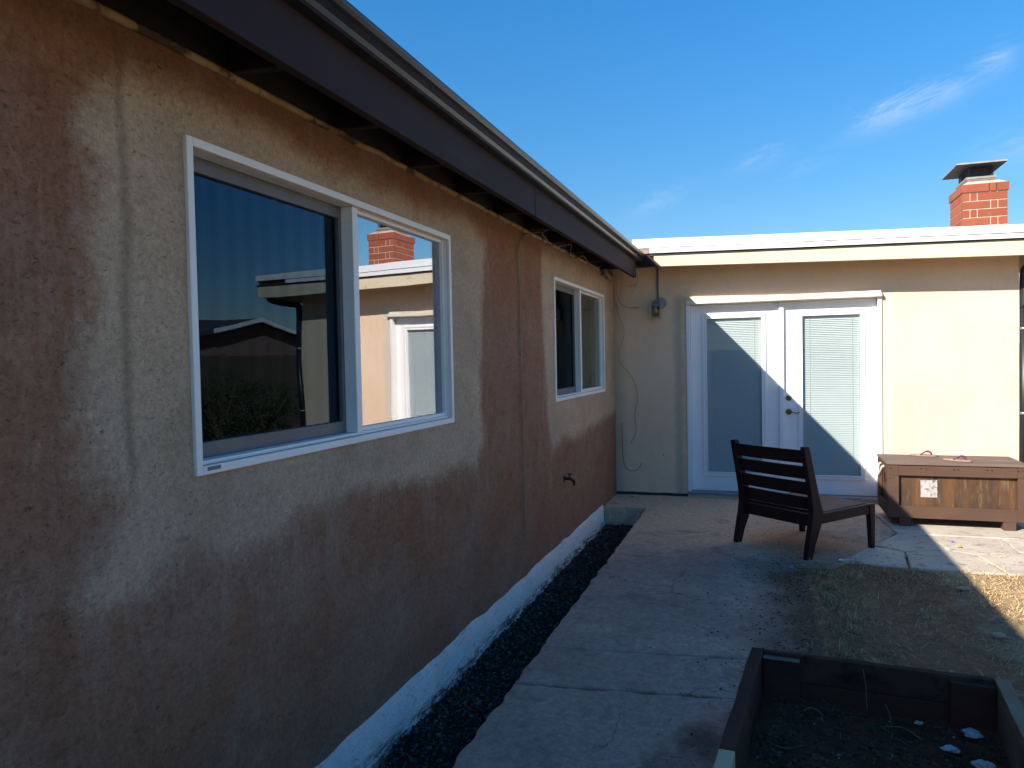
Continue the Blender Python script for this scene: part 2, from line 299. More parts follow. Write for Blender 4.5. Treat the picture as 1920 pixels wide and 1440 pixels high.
M_SUNW = surf('sun_patch_wood', (.62, .45, .27), (.50, .35, .20), 6, .8, bscale=30, bstr=.35, stretch=(1, .25, 1), c3=(.12, .085, .06), s3=10, l3=.6, h3=.74)  # wood coloured pale to stand for sun on it
M_SOIL = surf('dark_potting_soil', (.075, .027, .015), (.13, .050, .028), 9, .97, bscale=45, bstr=1, bdist=.02, c3=(.14, .08, .05), s3=40, l3=.6, h3=.7, spec=.1)
M_TREN = surf('black_gravel_bed', (.022, .020, .018), (.040, .037, .033), 12, .95, bscale=40, bstr=1, bdist=.02, spec=.1)
M_FLAG = surf('pale_flagstone', (.56, .48, .38), (.46, .39, .31), 3, .88, bscale=35, bstr=.5, c3=(.26, .20, .14), s3=9, l3=.55, h3=.68)
M_PLAST = surf('pale_plastic_film', (.50, .46, .42), (.36, .34, .31), 14, .35)
M_STONE = surf('pale_stone', (.46, .36, .26), (.30, .23, .17), 14, .9, bscale=30, bstr=.5)
M_CABLE = surf('dusty_cable', (.40, .30, .20), (.26, .19, .13), 12, .7)
M_CABD = surf('dark_cable', (.18, .14, .10), (.11, .09, .065), 12, .7)
M_BLACK = surf('black_downpipe', (.014, .014, .016), (.022, .022, .024), 5, .4)
M_FENCE = surf('weathered_fence_wood', (.15, .10, .07), (.10, .068, .05), 5, .85, bscale=20, bstr=.4, stretch=(1, 1, .2))
M_NWALL = surf('pinkish_brown_stucco', (.26, .155, .125), (.22, .13, .105), 3, .9, bscale=60, bstr=.4)
M_SHING = surf('dark_shingles', (.05, .045, .045), (.085, .08, .075), 9, .9, bscale=20, bstr=.5)
M_ROOFB = surf('pale_roof_sheet', (.5, .49, .46), (.42, .41, .39), 3, .8)
M_GLW1 = mat_glass('screened_window_glass', .035, (.50, .74, 1.0), (.5, .5, .5), ripple=.62, wav=.0014)
M_GLW2 = mat_glass('coated_window_glass', .30, (.95, .95, 1.0), (.55, .58, .6), wav=.0007)
M_GLS1 = mat_glass('dark_screened_glass', .0, (.5, .6, .7), (.4, .4, .42), ripple=.3)
M_GLS2 = mat_glass('plain_window_glass', .0, (.9, .95, .9), (.6, .62, .6))
M_GLD = mat_glass('door_glass', -.024, (.9, .95, 1.0), (.90, .94, .96), wav=.0003)
M_GLL = mat_glass('lantern_glass', .05, (1, 1, 1), (.75, .78, .76))
M_COL = mat_attr('mixed_dry_grass'); M_LEAF = mat_attr('shrub_leaves', .6)

# ------------------------------------------------------------------ mesh helpers
class MB:
    def __init__(s): s.v = []; s.f = []; s.c = []
    def add(s, vs, fs, col=None):
        o = len(s.v); s.v += [tuple(map(float, p)) for p in vs]; s.f += [tuple(o + i for i in f) for f in fs]
        if col is not None: s.c += [col] * len(vs)
        return s
    def box(s, a, b, jit=0, col=None):
        x0, y0, z0 = a; x1, y1, z1 = b
        P = [(x0, y0, z0), (x1, y0, z0), (x1, y1, z0), (x0, y1, z0), (x0, y0, z1), (x1, y0, z1), (x1, y1, z1), (x0, y1, z1)]
        return s.add(P, BF, col)
    def hexa(s, P, col=None): return s.add(P, BF, col)
    def bar(s, p, q, w, h, w2=None, h2=None, side=None, col=None):
        # square bar from p to q; w along side vector, h along the other
        p, q = Vector(p), Vector(q); d = (q - p).normalized()
        if side is None: side = d.cross(Vector((0, 0, 1))) if abs(d.z) < .9 else Vector((1, 0, 0))
        sd_ = (Vector(side) - d * Vector(side).dot(d)).normalized(); up = sd_.cross(d).normalized()
        w2 = w if w2 is None else w2; h2 = h if h2 is None else h2
        P = []
        for c, ww, hh in ((p, w, h), (q, w2, h2)):
            for a, b in ((-1, -1), (1, -1), (1, 1), (-1, 1)): P.append(c + sd_ * (a * ww / 2) + up * (b * hh / 2))
        return s.add(P, BF, col)
    def tube(s, pts, r, n=8, cap=True, smooth=True, radii=None):
        pts = [Vector(p) for p in pts]; o = len(s.v); up = Vector((0, 0, 1)); prev = None
        for i, p in enumerate(pts):
            d = (pts[min(i + 1, len(pts) - 1)] - pts[max(i - 1, 0)]).normalized()
            a = prev if prev is not None else (up if abs(d.z) < .9 else Vector((1, 0, 0)))
            a = (a - d * a.dot(d)).normalized(); prev = a; b = d.cross(a); rr = radii[i] if radii else r
            for k in range(n):
                t = 2 * math.pi * k / n; s.v.append(tuple(p + a * (rr * math.cos(t)) + b * (rr * math.sin(t))))
        for i in range(len(pts) - 1):
            for k in range(n):
                s.f.append((o + i * n + k, o + i * n + (k + 1) % n, o + (i + 1) * n + (k + 1) % n, o + (i + 1) * n + k))
        if cap: s.f.append(tuple(o + k for k in range(n))[::-1]); s.f.append(tuple(o + (len(pts) - 1) * n + k for k in range(n)))
        return s
    def cyl(s, p, q, r, n=20, r2=None): return s.tube([p, q], r, n, radii=[r, r if r2 is None else r2])
    def extrude(s, prof, axis, a, b):
        # closed 2D profile extruded along axis 0/1/2 from a to b
        n = len(prof); vs = []
        for t in (a, b):
            for (p, q) in prof:
                w = [p, q]; w.insert(axis, t); vs.append(tuple(w))
        fs = [(i, (i + 1) % n, n + (i + 1) % n, n + i) for i in range(n)] + [tuple(range(n))[::-1], tuple(range(n, 2 * n))]
        return s.add(vs, fs)
    def build(s, name, mat, parent=None, bevel=0, smooth=False, loc=None, seg=2):
        me = bpy.data.meshes.new(name)
        off = Vector(loc) if loc is not None else (parent['_o'] if parent is not None and '_o' in parent else Vector((0, 0, 0)))
        off = Vector(off)
        me.from_pydata([tuple(Vector(p) - off) for p in s.v], [], s.f); me.update()
        if s.c and len(s.c) == len(s.v):
            at = me.color_attributes.new('col', 'FLOAT_COLOR', 'POINT'); at.data.foreach_set('color', np.array([(*c, 1) for c in s.c], 'f').ravel())
        bm = bmesh.new(); bm.from_mesh(me); bmesh.ops.recalc_face_normals(bm, faces=bm.faces); bm.to_mesh(me); bm.free()
        me.materials.append(mat); o = bpy.data.objects.new(name, me); COL.objects.link(o)
        if parent is not None:
            o.parent = parent
            if parent.type != 'EMPTY':  # sub-part: parent mesh sits at its own origin with shifted verts
                pass
        if loc is not None and parent is None: o.location = loc
        o['_o'] = list(off)
        if bevel:
            bv = o.modifiers.new('bevel', 'BEVEL'); bv.width = bevel; bv.segments = seg; bv.limit_method = 'ANGLE'; bv.angle_limit = R(40)
        if smooth:
            for p in me.polygons: p.use_smooth = True
        return o
BF = [(0, 3, 2, 1), (4, 5, 6, 7), (0, 1, 5, 4), (1, 2, 6, 5), (2, 3, 7, 6), (3, 0, 4, 7)]
def tag(o, label=None, cat=None, group=None, kind=None):
    if label: o['label'] = label
    if cat: o['category'] = cat
    if group: o['group'] = group
    if kind: o['kind'] = kind
    return o
def empty(name, loc, label, cat, group=None):
    o = bpy.data.objects.new(name, None); COL.objects.link(o); o.location = loc; o['_o'] = list(loc); o.empty_display_size = .1
    return tag(o, label, cat, group)
def lerp(a, b, t): return a + (b - a) * t
def smooth_path(P, n=6):
    P = [Vector(p) for p in P]; out = []
    for i in range(len(P) - 1):
        p0 = P[max(i - 1, 0)]; p1 = P[i]; p2 = P[i + 1]; p3 = P[min(i + 2, len(P) - 1)]
        for k in range(n):
            t = k / n
            out.append(.5 * ((2 * p1) + (p2 - p0) * t + (2 * p0 - 5 * p1 + 4 * p2 - p3) * t * t + (3 * p1 - p0 - 3 * p2 + p3) * t ** 3))
    out.append(P[-1]); return out

# ================================================================== GROUND
def grd(x, y):
    if x < .47: return -.20
    if x < 1.75: return -.06
    b = -.012 + .014 * mn.noise(Vector((x * 1.3, y * 1.3, 0))) + .006 * mn.noise(Vector((x * 7, y * 7, 3)))
    return b
xs = sorted(set([-300, -60, -12, -6, -.3, 0, .2, .44, .475, .6, 1.2, 1.75] + [round(1.8 + i * .04, 3) for i in range(95)] + [6.2, 8, 12, 20, 40, 80, 300]))
ys = sorted(set([-300, -60, -20, -10, -5, -2, 0] + [round(.6 + i * .05, 3) for i in range(140)] + [8.4, 10, 14, 20, 40, 80, 300]))
g = MB(); nx, ny = len(xs), len(ys)
g.v = [(x, y, grd(x, y)) for y in ys for x in xs]
g.f = [(j * nx + i, j * nx + i + 1, (j + 1) * nx + i + 1, (j + 1) * nx + i) for j in range(ny - 1) for i in range(nx - 1)]
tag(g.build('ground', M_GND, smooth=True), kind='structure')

def slab(poly, z0, z1, mat, name, kind='structure', jit=.008, step=.045, label=None, lift=0):
    # polygon slab with slightly chipped edges
    P = []
    n = len(poly)
    for i in range(n):
        a, b = Vector((*poly[i], 0)), Vector((*poly[(i + 1) % n], 0)); L = (b - a).length; k = max(1, int(L / step))
        nr = Vector((-(b - a).y, (b - a).x, 0)).normalized()
        for j in range(k):
            p = a.lerp(b, j / k)
            if j: p = p + nr * (jit * 2.2 * mn.noise(Vector((p.x * 9, p.y * 9, z1 * 50))) + random.uniform(-jit, jit) * .35)
            P.append(p)
    m = MB(); n = len(P); c = sum(P, Vector()) / n
    ins = []
    for i in range(n):
        e = (P[(i + 1) % n] - P[i - 1]); nr = Vector((-e.y, e.x, 0)).normalized(); ins.append(P[i] + nr * .006)
    m.v = [(p.x, p.y, z0) for p in P] + [(p.x, p.y, z1 - .006) for p in P] + [(p.x, p.y, z1) for p in ins]
    m.f = [(i, (i + 1) % n, n + (i + 1) % n, n + i) for i in range(n)] + [(n + i, n + (i + 1) % n, 2 * n + (i + 1) % n, 2 * n + i) for i in range(n)] + [tuple(range(2 * n, 3 * n)), tuple(range(n))[::-1]]
    o = m.build(name, mat); tag(o, kind=kind); return o
# walkway slabs, joints near y = 3.3, 3.76 and 5.62
slab([(.462, -4.2), (1.42, -4.2), (1.86, 3.40), (.462, 3.24)], -.16, 0, M_CON, 'walkway')
slab([(.462, 3.254), (1.86, 3.414), (1.85, 3.86), (.460, 3.70)], -.16, 0, M_CON, 'walkway')
slab([(.460, 3.714), (1.85, 3.874), (1.84, 5.585), (.452, 5.64)], -.16, 0, M_CON, 'walkway')
slab([(.452, 5.652), (2.02, 5.602), (2.60, 6.90), (2.50, 8.212), (.0, 8.212), (.0, 7.47), (.440, 7.475)], -.19, 0, M_CON, 'patio')
slab([(2.615, 6.90), (6.0, 6.88), (6.0, 8.212), (2.512, 8.212)], -.16, .002, M_FLAG, 'patio')
def clip(poly, p, nrm_):
    o = []
    for i in range(len(poly)):
        a, b = poly[i], poly[(i + 1) % len(poly)]; da = (a[0] - p[0]) * nrm_[0] + (a[1] - p[1]) * nrm_[1]; db = (b[0] - p[0]) * nrm_[0] + (b[1] - p[1]) * nrm_[1]
        if da <= 0: o.append(a)
        if (da <= 0) != (db <= 0): t = da / (da - db); o.append((a[0] + (b[0] - a[0]) * t, a[1] + (b[1] - a[1]) * t))
    return o
fseeds = [(2.30, 6.1), (2.62, 6.55), (2.80, 6.05), (3.10, 6.62), (3.35, 6.12), (3.62, 6.60), (3.95, 6.2), (4.25, 6.62), (4.6, 6.15), (4.95, 6.6), (5.4, 6.3)]
for k, c0 in enumerate(fseeds):
    pl = [(2.06, 5.78), (5.9, 5.74), (5.9, 6.855), (2.62, 6.865), (2.10, 5.95)]
    if k == 0: pl = [(2.08, 5.84), (3, 5.74), (3, 6.86), (2.60, 6.86)]
    for j, c1 in enumerate(fseeds):
        if j == k: continue
        d = (c1[0] - c0[0], c1[1] - c0[1]); L = math.hypot(*d); nn_ = (d[0] / L, d[1] / L); g_ = .005 + .003 * ((k * 7 + j * 3) % 3)
        pl = clip(pl, (c0[0] + d[0] / 2 - nn_[0] * g_, c0[1] + d[1] / 2 - nn_[1] * g_), nn_)
    if len(pl) > 2: slab(pl, -.08, .001 + .002 * (k % 3), M_FLAG, 'flagstone', jit=.006, step=.05)

# gravel in the trench beside the wall
ICO = None
def ico():
    bm = bmesh.new(); bmesh.ops.create_icosphere(bm, subdivisions=1, radius=1); v = [tuple(q.co) for q in bm.verts]; f = [tuple(q.index for q in p.verts) for p in bm.faces]; bm.free(); return v, f
ICO = ico()
gr = MB()
for k in range(15000):
    y = random.uniform(1.9, 7.46); x = random.uniform(.01, .455); r = random.choice((.004, .005, .007, .009, .012)) * random.uniform(.8, 1.2)
    z = -.198 + random.uniform(0, .02) + .012 * mn.noise(Vector((x * 6, y * 6, 0)))
    q = Matrix.Rotation(random.uniform(0, 6.3), 3, Vector((random.random(), random.random(), random.random())).normalized())
    s3 = Vector((random.uniform(.7, 1.3), random.uniform(.7, 1.3), random.uniform(.5, .9))) * r
    b = random.choice((.015, .025, .045, .09)) * random.uniform(.7, 1.3); cc = (b * 1.1, b, b * .96) if random.random() > .03 else (.16, .13, .10)
    gr.add([Vector((x, y, z)) + q @ Vector((p[0] * s3[0] * random.uniform(.85, 1.1), p[1] * s3[1], p[2] * s3[2])) for p in ICO[0]], ICO[1], cc)
for k in range(260):   # straw and leaf bits
    y = random.uniform(2.1, 7.3); x = random.uniform(.03, .42); a = random.uniform(0, 3.14); L = random.uniform(.015, .06); d = Vector((math.cos(a), math.sin(a), random.uniform(-.2, .2)))
    p = Vector((x, y, -.168)); gr.bar(p, p + d * L, .0025, .001, col=(.20, .15, .09))
o = gr.build('gravel', M_COL); tag(o, kind='stuff')
tb = MB(); NX, NY = 8, 150
tb.v = [(lerp(.0, .46, i / NX), lerp(-4, 7.47, j / NY), -.195 + .02 * mn.noise(Vector((i * .9, j * .7, 1)))) for j in range(NY + 1) for i in range(NX + 1)]
tb.f = [(j * (NX + 1) + i, j * (NX + 1) + i + 1, (j + 1) * (NX + 1) + i + 1, (j + 1) * (NX + 1) + i) for j in range(NY) for i in range(NX)]
tag(tb.build('trench_bed', M_TREN, smooth=True), kind='structure')

# ================================================================== HOUSE
HO = empty('house', (0, 0, 0), 'low stucco house with a brown patched wing and a cream wing meeting in a corner', 'house')
w1 = (1.757, 3.666, 1.177, 2.169); w2 = (5.717, 7.646, 1.168, 2.163)
def cuts(lo, hi, step, must):
    a = [lo]
    pts = sorted([m for m in must if lo < m < hi] + [hi])
    for p in pts:
        n = max(1, round((p - a[-1]) / step)); s0 = a[-1]; a += [s0 + (p - s0) * i / n for i in range(1, n + 1)]
    return a
hol = [(w[0] + .03, w[1] - .03, w[2] + .03, w[3] - .03) for w in (w1, w2)]
yc = cuts(-5.5, 8.25, .035, [h[i] for h in hol for i in (0, 1)]); zc = cuts(-.02, 2.41, .035, [h[i] for h in hol for i in (2, 3)])
def seg_sdf(P, poly):
    P = P[:, None, :]; A = np.array(poly)[None]; B = np.roll(A, -1, 1); d = B - A
    t = np.clip(((P - A) * d).sum(-1) / (d * d).sum(-1), 0, 1); D = np.sqrt((((P - A) - d * t[..., None]) ** 2).sum(-1)).min(1)
    y0, y1 = A[..., 1], B[..., 1]; c = ((y0 > P[..., 1]) != (y1 > P[..., 1])) & (P[..., 0] < (B[..., 0] - A[..., 0]) * (P[..., 1] - y0) / (y1 - y0 + 1e-12) + A[..., 0])
    return np.where(c.sum(1) % 2 == 1, D, -D)
PG1 = [(1.40, 2.14), (1.43, 2.035), (1.42, 1.75), (1.41, 1.487), (1.38, 1.28), (1.49, 1.133), (1.39, .94), (1.43, .87), (1.60, .92), (1.72, .97), (1.95, .92), (2.268, .96), (2.761, .99), (3.3, .91), (3.89, .93), (4.0, .86), (4.13, 1.02), (4.10, 1.743), (4.20, 2.20), (3.9, 2.31), (3.3, 2.23), (2.871, 2.26), (2.538, 2.25), (2.1, 2.31), (1.586, 2.30)]
PG2 = [(5.38, 2.234), (5.44, 1.603), (5.50, 1.069), (5.62, .80), (6.0, .86), (6.485, .80), (7.031, .86), (8.3, .93), (8.3, 2.38), (5.4, 2.38)]
G = np.array([(y, z) for z in zc for y in yc]); sdf = np.maximum(seg_sdf(G, PG1), seg_sdf(G, PG2)); sdf = np.clip(sdf, -.6, .6)
wa = MB(); ny_, nz_ = len(yc), len(zc)
wa.v = [(.004 * mn.noise(Vector((0, y * 1.2, z * 1.2))) + .003 * mn.noise(Vector((5, y * 6, z * 6))) - .006 * math.exp(-((y - 1.56) / .03) ** 2) * (z > 1.1), y, z + (.025 * mn.noise(Vector((3, y * 2.5, 0))) + .012 * mn.noise(Vector((3, y * 9, 0))) + .02 if k < ny_ else 0)) for k, (z, y) in enumerate((z, y) for z in zc for y in yc)]
def inh(y, z): return any(h[0] < y < h[1] and h[2] < z < h[3] for h in hol)
wa.f = [(j * ny_ + i, j * ny_ + i + 1, (j + 1) * ny_ + i + 1, (j + 1) * ny_ + i) for j in range(nz_ - 1) for i in range(ny_ - 1) if not inh((yc[i] + yc[i + 1]) / 2, (zc[j] + zc[j + 1]) / 2)]
o = wa.build('wall', M_STB, HO, smooth=True); o['label'] = 'brown stucco wall with beige plaster patches around its windows'
if o.data.polygons[0].normal.x < 0: o.data.flip_normals()
at = o.data.attributes.new('patch', 'FLOAT', 'POINT'); at.data.foreach_set('value', sdf.astype('f'))
wall_a = o
# rear, hidden faces of the left wing close the volume
MB().box((-6, -5.5, -.2), (-5.9, 8.3, 2.4)).box((-5.9, -5.5, -.2), (-.01, -5.4, 2.4)).build('wall', M_STB, HO)
# foundation, white band with a lumpy face
fn = MB(); n = 240
for i in range(n + 1):
    y = lerp(-5.5, 7.46, i / n)
    for z, x in ((.10, -.02), (.10, .001), (.035, .003), (.0, .010), (-.07, .014), (-.12, .018), (-.17, .030), (-.24, .035)):
        fn.v.append((x + .006 * mn.noise(Vector((z * 9, y * 3, 2))) * (z < .03) + (.012 * mn.noise(Vector((z * 20, y * 7, 9))) if z < -.1 else 0) - (.012 if z > .03 else 0), y, z + (.01 * mn.noise(Vector((z, y * 4, 5))) if z < .09 else 0)))
fn.f = [(i * 8 + k, (i + 1) * 8 + k, (i + 1) * 8 + k + 1, i * 8 + k + 1) for i in range(n) for k in range(7)]
o = fn.build('foundation', M_FND, HO, smooth=True)
if sum(p.normal.x for p in o.data.polygons) < 0: o.data.flip_normals()

# eaves of the left wing
MB().box((-.06, -5.6, 2.405), (-.004, 8.2, 2.60)).build('frieze_board', M_SOFF, HO)
tr = MB(); P = [(.006 + .006 * mn.noise(Vector((y * 3, 0, 0))), y, 2.405 + .007 * mn.noise(Vector((0, y * 6, 0)))) for y in np.arange(-5.5, 7.45, .05)]
tr.tube(P, .013, 8); tr.build('trim_strip', M_TRIM, HO, smooth=True)
def fascia_piece(y0, y1): return MB().box((.33 - .035, y0, 2.335), (.33, y1, 2.52)).build('fascia', M_EAVE, HO, bevel=.003)
fascia_piece(-5.7, 4.168); fascia_piece(4.176, 7.74)
MB().box((.255, -5.7, 2.42), (.292, 7.72, 2.54)).build('sub_fascia', M_SOFF, HO)
for k in range(-13, 9):
    y = 2.567 + .611 * k
    MB().hexa([(-.1, y, 2.418), (.295, y, 2.405), (.295, y + .04, 2.405), (-.1, y + .04, 2.418), (-.1, y, 2.58), (.295, y, 2.54), (.295, y + .04, 2.54), (-.1, y + .04, 2.58)]).build('rafter', M_EAVE, HO, bevel=.002)
MB().hexa([(-3.2, -5.75, 2.90), (.385, -5.75, 2.548), (.385, 7.83, 2.548), (-3.2, 7.83, 2.90), (-3.2, -5.75, 2.925), (.385, -5.75, 2.572), (.385, 7.83, 2.572), (-3.2, 7.83, 2.925)]).build('roof', M_SHING, HO)
MB().hexa([(-6.3, -5.75, 2.60), (-3.2, -5.75, 2.90), (-3.2, 8.3, 2.90), (-6.3, 8.3, 2.60), (-6.3, -5.75, 2.625), (-3.2, -5.75, 2.925), (-3.2, 8.3, 2.925), (-6.3, 8.3, 2.625)]).build('roof', M_SHING, HO)
pr = [(.333, 2.512), (.333, 2.505), (.372, 2.505), (.380, 2.512), (.386, 2.528), (.400, 2.540), (.412, 2.548), (.418, 2.560), (.420, 2.568), (.420, 2.574), (.412, 2.578), (.410, 2.574), (.413, 2.568), (.408, 2.560), (.396, 2.548), (.380, 2.538), (.372, 2.516), (.337, 2.510)]
gu = MB().extrude(pr, 1, -5.7, 7.83); go = gu.build('gutter', M_GUT, HO)
for y in (7.826,): MB().extrude([(.334, 2.506), (.372, 2.506), (.385, 2.528), (.412, 2.548), (.419, 2.58), (.334, 2.58)], 1, y, y + .006).build('gutter_end_cap', M_GUT, HO)
MB().box((.30, -5.72, 2.574), (.404, 7.82, 2.581)).build('drip_edge', M_BLACK, HO)

# ---- windows of the left wing
def window(w, ym, gl, gr_, label):
    y0, y1, z0, z1 = w
    f = MB()
    W_ = .027
    for a, b in (((-.095, y0, z0), (.012, y0 + W_, z1)), ((-.095, y1 - W_, z0), (.012, y1, z1)), ((-.095, y0 + W_, z1 - W_), (.0125, y1 - W_, z1)), ((-.095, y0 + W_, z0), (.0125, y1 - W_, z0 + W_))): f.box(a, b)
    o = f.build('window', M_WHT, HO, bevel=.003); o['label'] = label
    # sloped sill track
    MB().box((-.092, y0 + W_, z0 + W_), (-.012, y1 - W_, z0 + W_ + .012)).build('sill', M_WHT, o, bevel=.002)
    MB().box((-.086, ym - .021, z0 + W_ + .0125), (-.004, ym + .021, z1 - W_ - .0005)).build('mullion', M_WHT, o, bevel=.003)
    s = MB(); a0, a1, b0, b1 = y0 + W_ + .001, ym - .022, z0 + W_ + .013, z1 - W_ - .001; t = .048
    s.box((-.080, a0, b0), (-.056, a0 + .016, b1)).box((-.080, a1 - t * .45, b0), (-.056, a1, b1)).box((-.0795, a0 + .016, b1 - t), (-.0565, a1 - t * .45, b1)).box((-.0795, a0 + .016, b0), (-.0565, a1 - t * .45, b0 + t))
    s.build('sash', M_SCRF, o, bevel=.002)
    MB().box((-.076, a0 + .01, b0 + .03), (-.072, a1 - .02, b1 - .03)).build('pane', gl, o)
    s = MB(); a0, a1 = ym + .022, y1 - W_ - .001; t = .016
    s.box((-.045, a0, b0), (-.020, a0 + t, b1)).box((-.045, a1 - t, b0), (-.020, a1, b1)).box((-.0445, a0 + t, b1 - t), (-.0205, a1 - t, b1)).box((-.0445, a0 + t, b0), (-.0205, a1 - t, b0 + t))
    s.build('sash', M_WHT, o, bevel=.002)
    MB().box((-.042, a0 + .008, b0 + .008), (-.038, a1 - .008, b1 - .008)).build('pane', gr_, o)
    rm = MB(); X, Y0, Y1, Z0, Z1 = -2.2, y0 - .4, y1 + .3, .3, 2.35
    rm.add([(X, Y0, Z0), (X, Y1, Z0), (X, Y1, Z1), (X, Y0, Z1), (-.125, Y0, Z0), (-.125, Y1, Z0), (-.125, Y1, Z1), (-.125, Y0, Z1)], [(0, 1, 2, 3), (0, 4, 5, 1), (3, 2, 6, 7), (0, 3, 7, 4), (1, 5, 6, 2)]); rm.build('room', M_DARKROOM, o)
    # opening reveal
    rv = MB(); h0, h1, k0, k1 = y0 + .03, y1 - .03, z0 + .03, z1 - .03
    rv.box((-.13, h0 - .02, k0 - .02), (-.096, h0, k1 + .02)).box((-.13, h1, k0 - .02), (-.096, h1 + .02, k1 + .02)).box((-.13, h0, k1), (-.096, h1, k1 + .02)).box((-.13, h0, k0 - .02), (-.096, h1, k0)); rv.build('reveal', M_WHT, o)
    cu = MB(); n = 60
    for i in range(n + 1):
        y = lerp(y1 - .75, y1 - .02, i / n); x = -.22 + .02 * math.sin(i * 1.1) + .008 * math.sin(i * 2.7); cu.v += [(x, y, z0 - .1), (x, y, z1 + .05)]
    cu.f = [(2 * i, 2 * i + 2, 2 * i + 3, 2 * i + 1) for i in range(n)]; cu.build('curtain', M_CURT, o, smooth=True)
    return o
wo1 = window(w1, 2.715, M_GLW1, M_GLW2, 'large near window with insect screen on its left sash')
window(w2, 6.66, M_GLS1, M_GLS2, 'far window close to the corner')
MB().box((.0126, 1.80, 1.189), (.0145, 1.855, 1.200)).build('weep_cover', M_SCRF, wo1)

# ---- right wing, cream
D = 8.218; XR = 3.854
fx = (.783, 2.683, 2.10)
wb = MB()
def panel(x0, x1, z0, z1, n=14):
    nxp = max(2, int((x1 - x0) / .05)); o = len(wb.v); nzp = max(2, int((z1 - z0) / .05))
    for j in range(nzp + 1):
        for i in range(nxp + 1):
            x = lerp(x0, x1, i / nxp); z = lerp(z0, z1, j / nzp)
            wb.v.append((x, D - .003 * mn.noise(Vector((x * 1.4, 7, z * 1.4))) - .002 * mn.noise(Vector((x * 6, 7, z * 6))), z + (.012 * mn.noise(Vector((x * 8, 2, 2))) if j == 0 and z0 < .1 else 0)))
    wb.f.extend([(o + j * (nxp + 1) + i, o + j * (nxp + 1) + i + 1, o + (j + 1) * (nxp + 1) + i + 1, o + (j + 1) * (nxp + 1) + i) for j in range(nzp) for i in range(nxp)])
panel(-.02, fx[0] + .006, .028, 2.56); panel(fx[1] - .006, XR, .028, 2.56); panel(fx[0] + .006, fx[1] - .006, fx[2] - .01, 2.56)
o = wb.build('wall', M_STC, HO, smooth=True); o['label'] = 'cream stucco wall holding the white double door'
if sum(p.normal.y for p in o.data.polygons) > 0: o.data.flip_normals()
MB().box((XR - .15, D + .001, -.1), (XR - .001, 14, 2.56)).box((-5.9, 13.9, -.1), (XR - .16, 14, 2.5)).build('wall', M_STC, HO)
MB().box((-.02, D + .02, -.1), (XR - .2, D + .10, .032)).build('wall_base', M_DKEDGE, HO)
# roof edge of the right wing: fascia, dark strips drawn as shadow lines, two flashing steps; the edge falls to the right
def zz(z, x, k=-.0275): return z + k * (x - .56)
XE = 4.25
def strip(x0, x1, ya, yb, z0, z1, name, mat, wave=0, bevel=0, k0=-.0275, k1=-.0275):
    m = MB(); n = 48; o = []
    for i in range(n + 1):
        x = lerp(x0, x1, i / n); w = wave * mn.noise(Vector((x * 1.7, z0 * 9, 1)))
        m.v += [(x, ya - abs(w) * .4, z0 + k0 * (x - .56) + w), (x, ya - abs(w) * .4, z1 + k1 * (x - .56) + w * .4), (x, yb, z1 + k1 * (x - .56)), (x, yb, z0 + k0 * (x - .56))]
    for i in range(n):
        for k in range(4): m.f.append((4 * i + k, 4 * i + (k + 1) % 4, 4 * i + 4 + (k + 1) % 4, 4 * i + 4 + k))
    m.f += [(0, 1, 2, 3), tuple(4 * n + k for k in (3, 2, 1, 0))]
    return m.build(name, mat, HO, bevel=bevel)
YF = 7.84
fb = strip(.50, XE, YF, YF + .038, 2.449, 2.556, 'fascia', M_FASB, bevel=.002, k0=-.0275, k1=-.0212)
fb['label'] = 'cream fascia board of the right wing'
strip(.40, XE + .005, YF - .004, YF + .02, 2.559, 2.583, 'shadow_line', M_DKEDGE, k0=-.0215, k1=-.022)  # dark strip painted as the shadow under the flashing
strip(.40, XE, YF + .004, YF + .02, 2.630, 2.650, 'shadow_line', M_DKEDGE, k0=-.0245, k1=-.0245)
strip(  .46, 3.80, YF - .022, YF + .01, 2.585, 2.634, 'flashing', M_WFL, wave=.005, k0=-.0225, k1=-.0250)
strip(.28, XE + .01, YF - .014, YF + .05, 2.642, 2.733, 'flashing', M_WFL, wave=.004, k0=-.0245, k1=-.031)
MB().box((.36, YF - .020, 2.585), (.455, YF + .01, 2.638)).build('flashing', surf('rusty_flashing', (.18, .12, .09), (.30, .24, .20), 25, .7, c3=(.5, .46, .42), s3=20, l3=.6, h3=.7), HO)
# dark board at the inner eaves corner, slanted edge drawn as the gutter's shadow
MB().add([(.0, YF - .006, 2.449), (.572, YF - .006, 2.449), (.44, YF - .006, 2.58), (.0, YF - .006, 2.58), (.0, YF + .03, 2.449), (.572, YF + .03, 2.449), (.44, YF + .03, 2.58), (.0, YF + .03, 2.58)], BF).build('shadow_edged_board', M_EAVE, HO)
MB().box((-.05, YF + .04, 2.54), (XE - .01, D - .004, 2.552)).build('soffit', surf('tan_soffit', (.42, .33, .20), (.36, .28, .17), 4, .85), HO)
MB().hexa([(-3.3, YF + .02, 2.66), (XE, YF + .02, 2.56), (XE, 14.2, 2.60), (-3.3, 14.2, 2.70), (-3.3, YF + .02, 2.72), (XE, YF + .02, 2.60), (XE, 14.2, 2.66), (-3.3, 14.2, 2.76)]).build('roof', M_ROOFB, HO)
MB().box((XE - .03, YF + .045, 2.36), (XE, 14.2, 2.555)).build('fascia', M_FASB, HO)

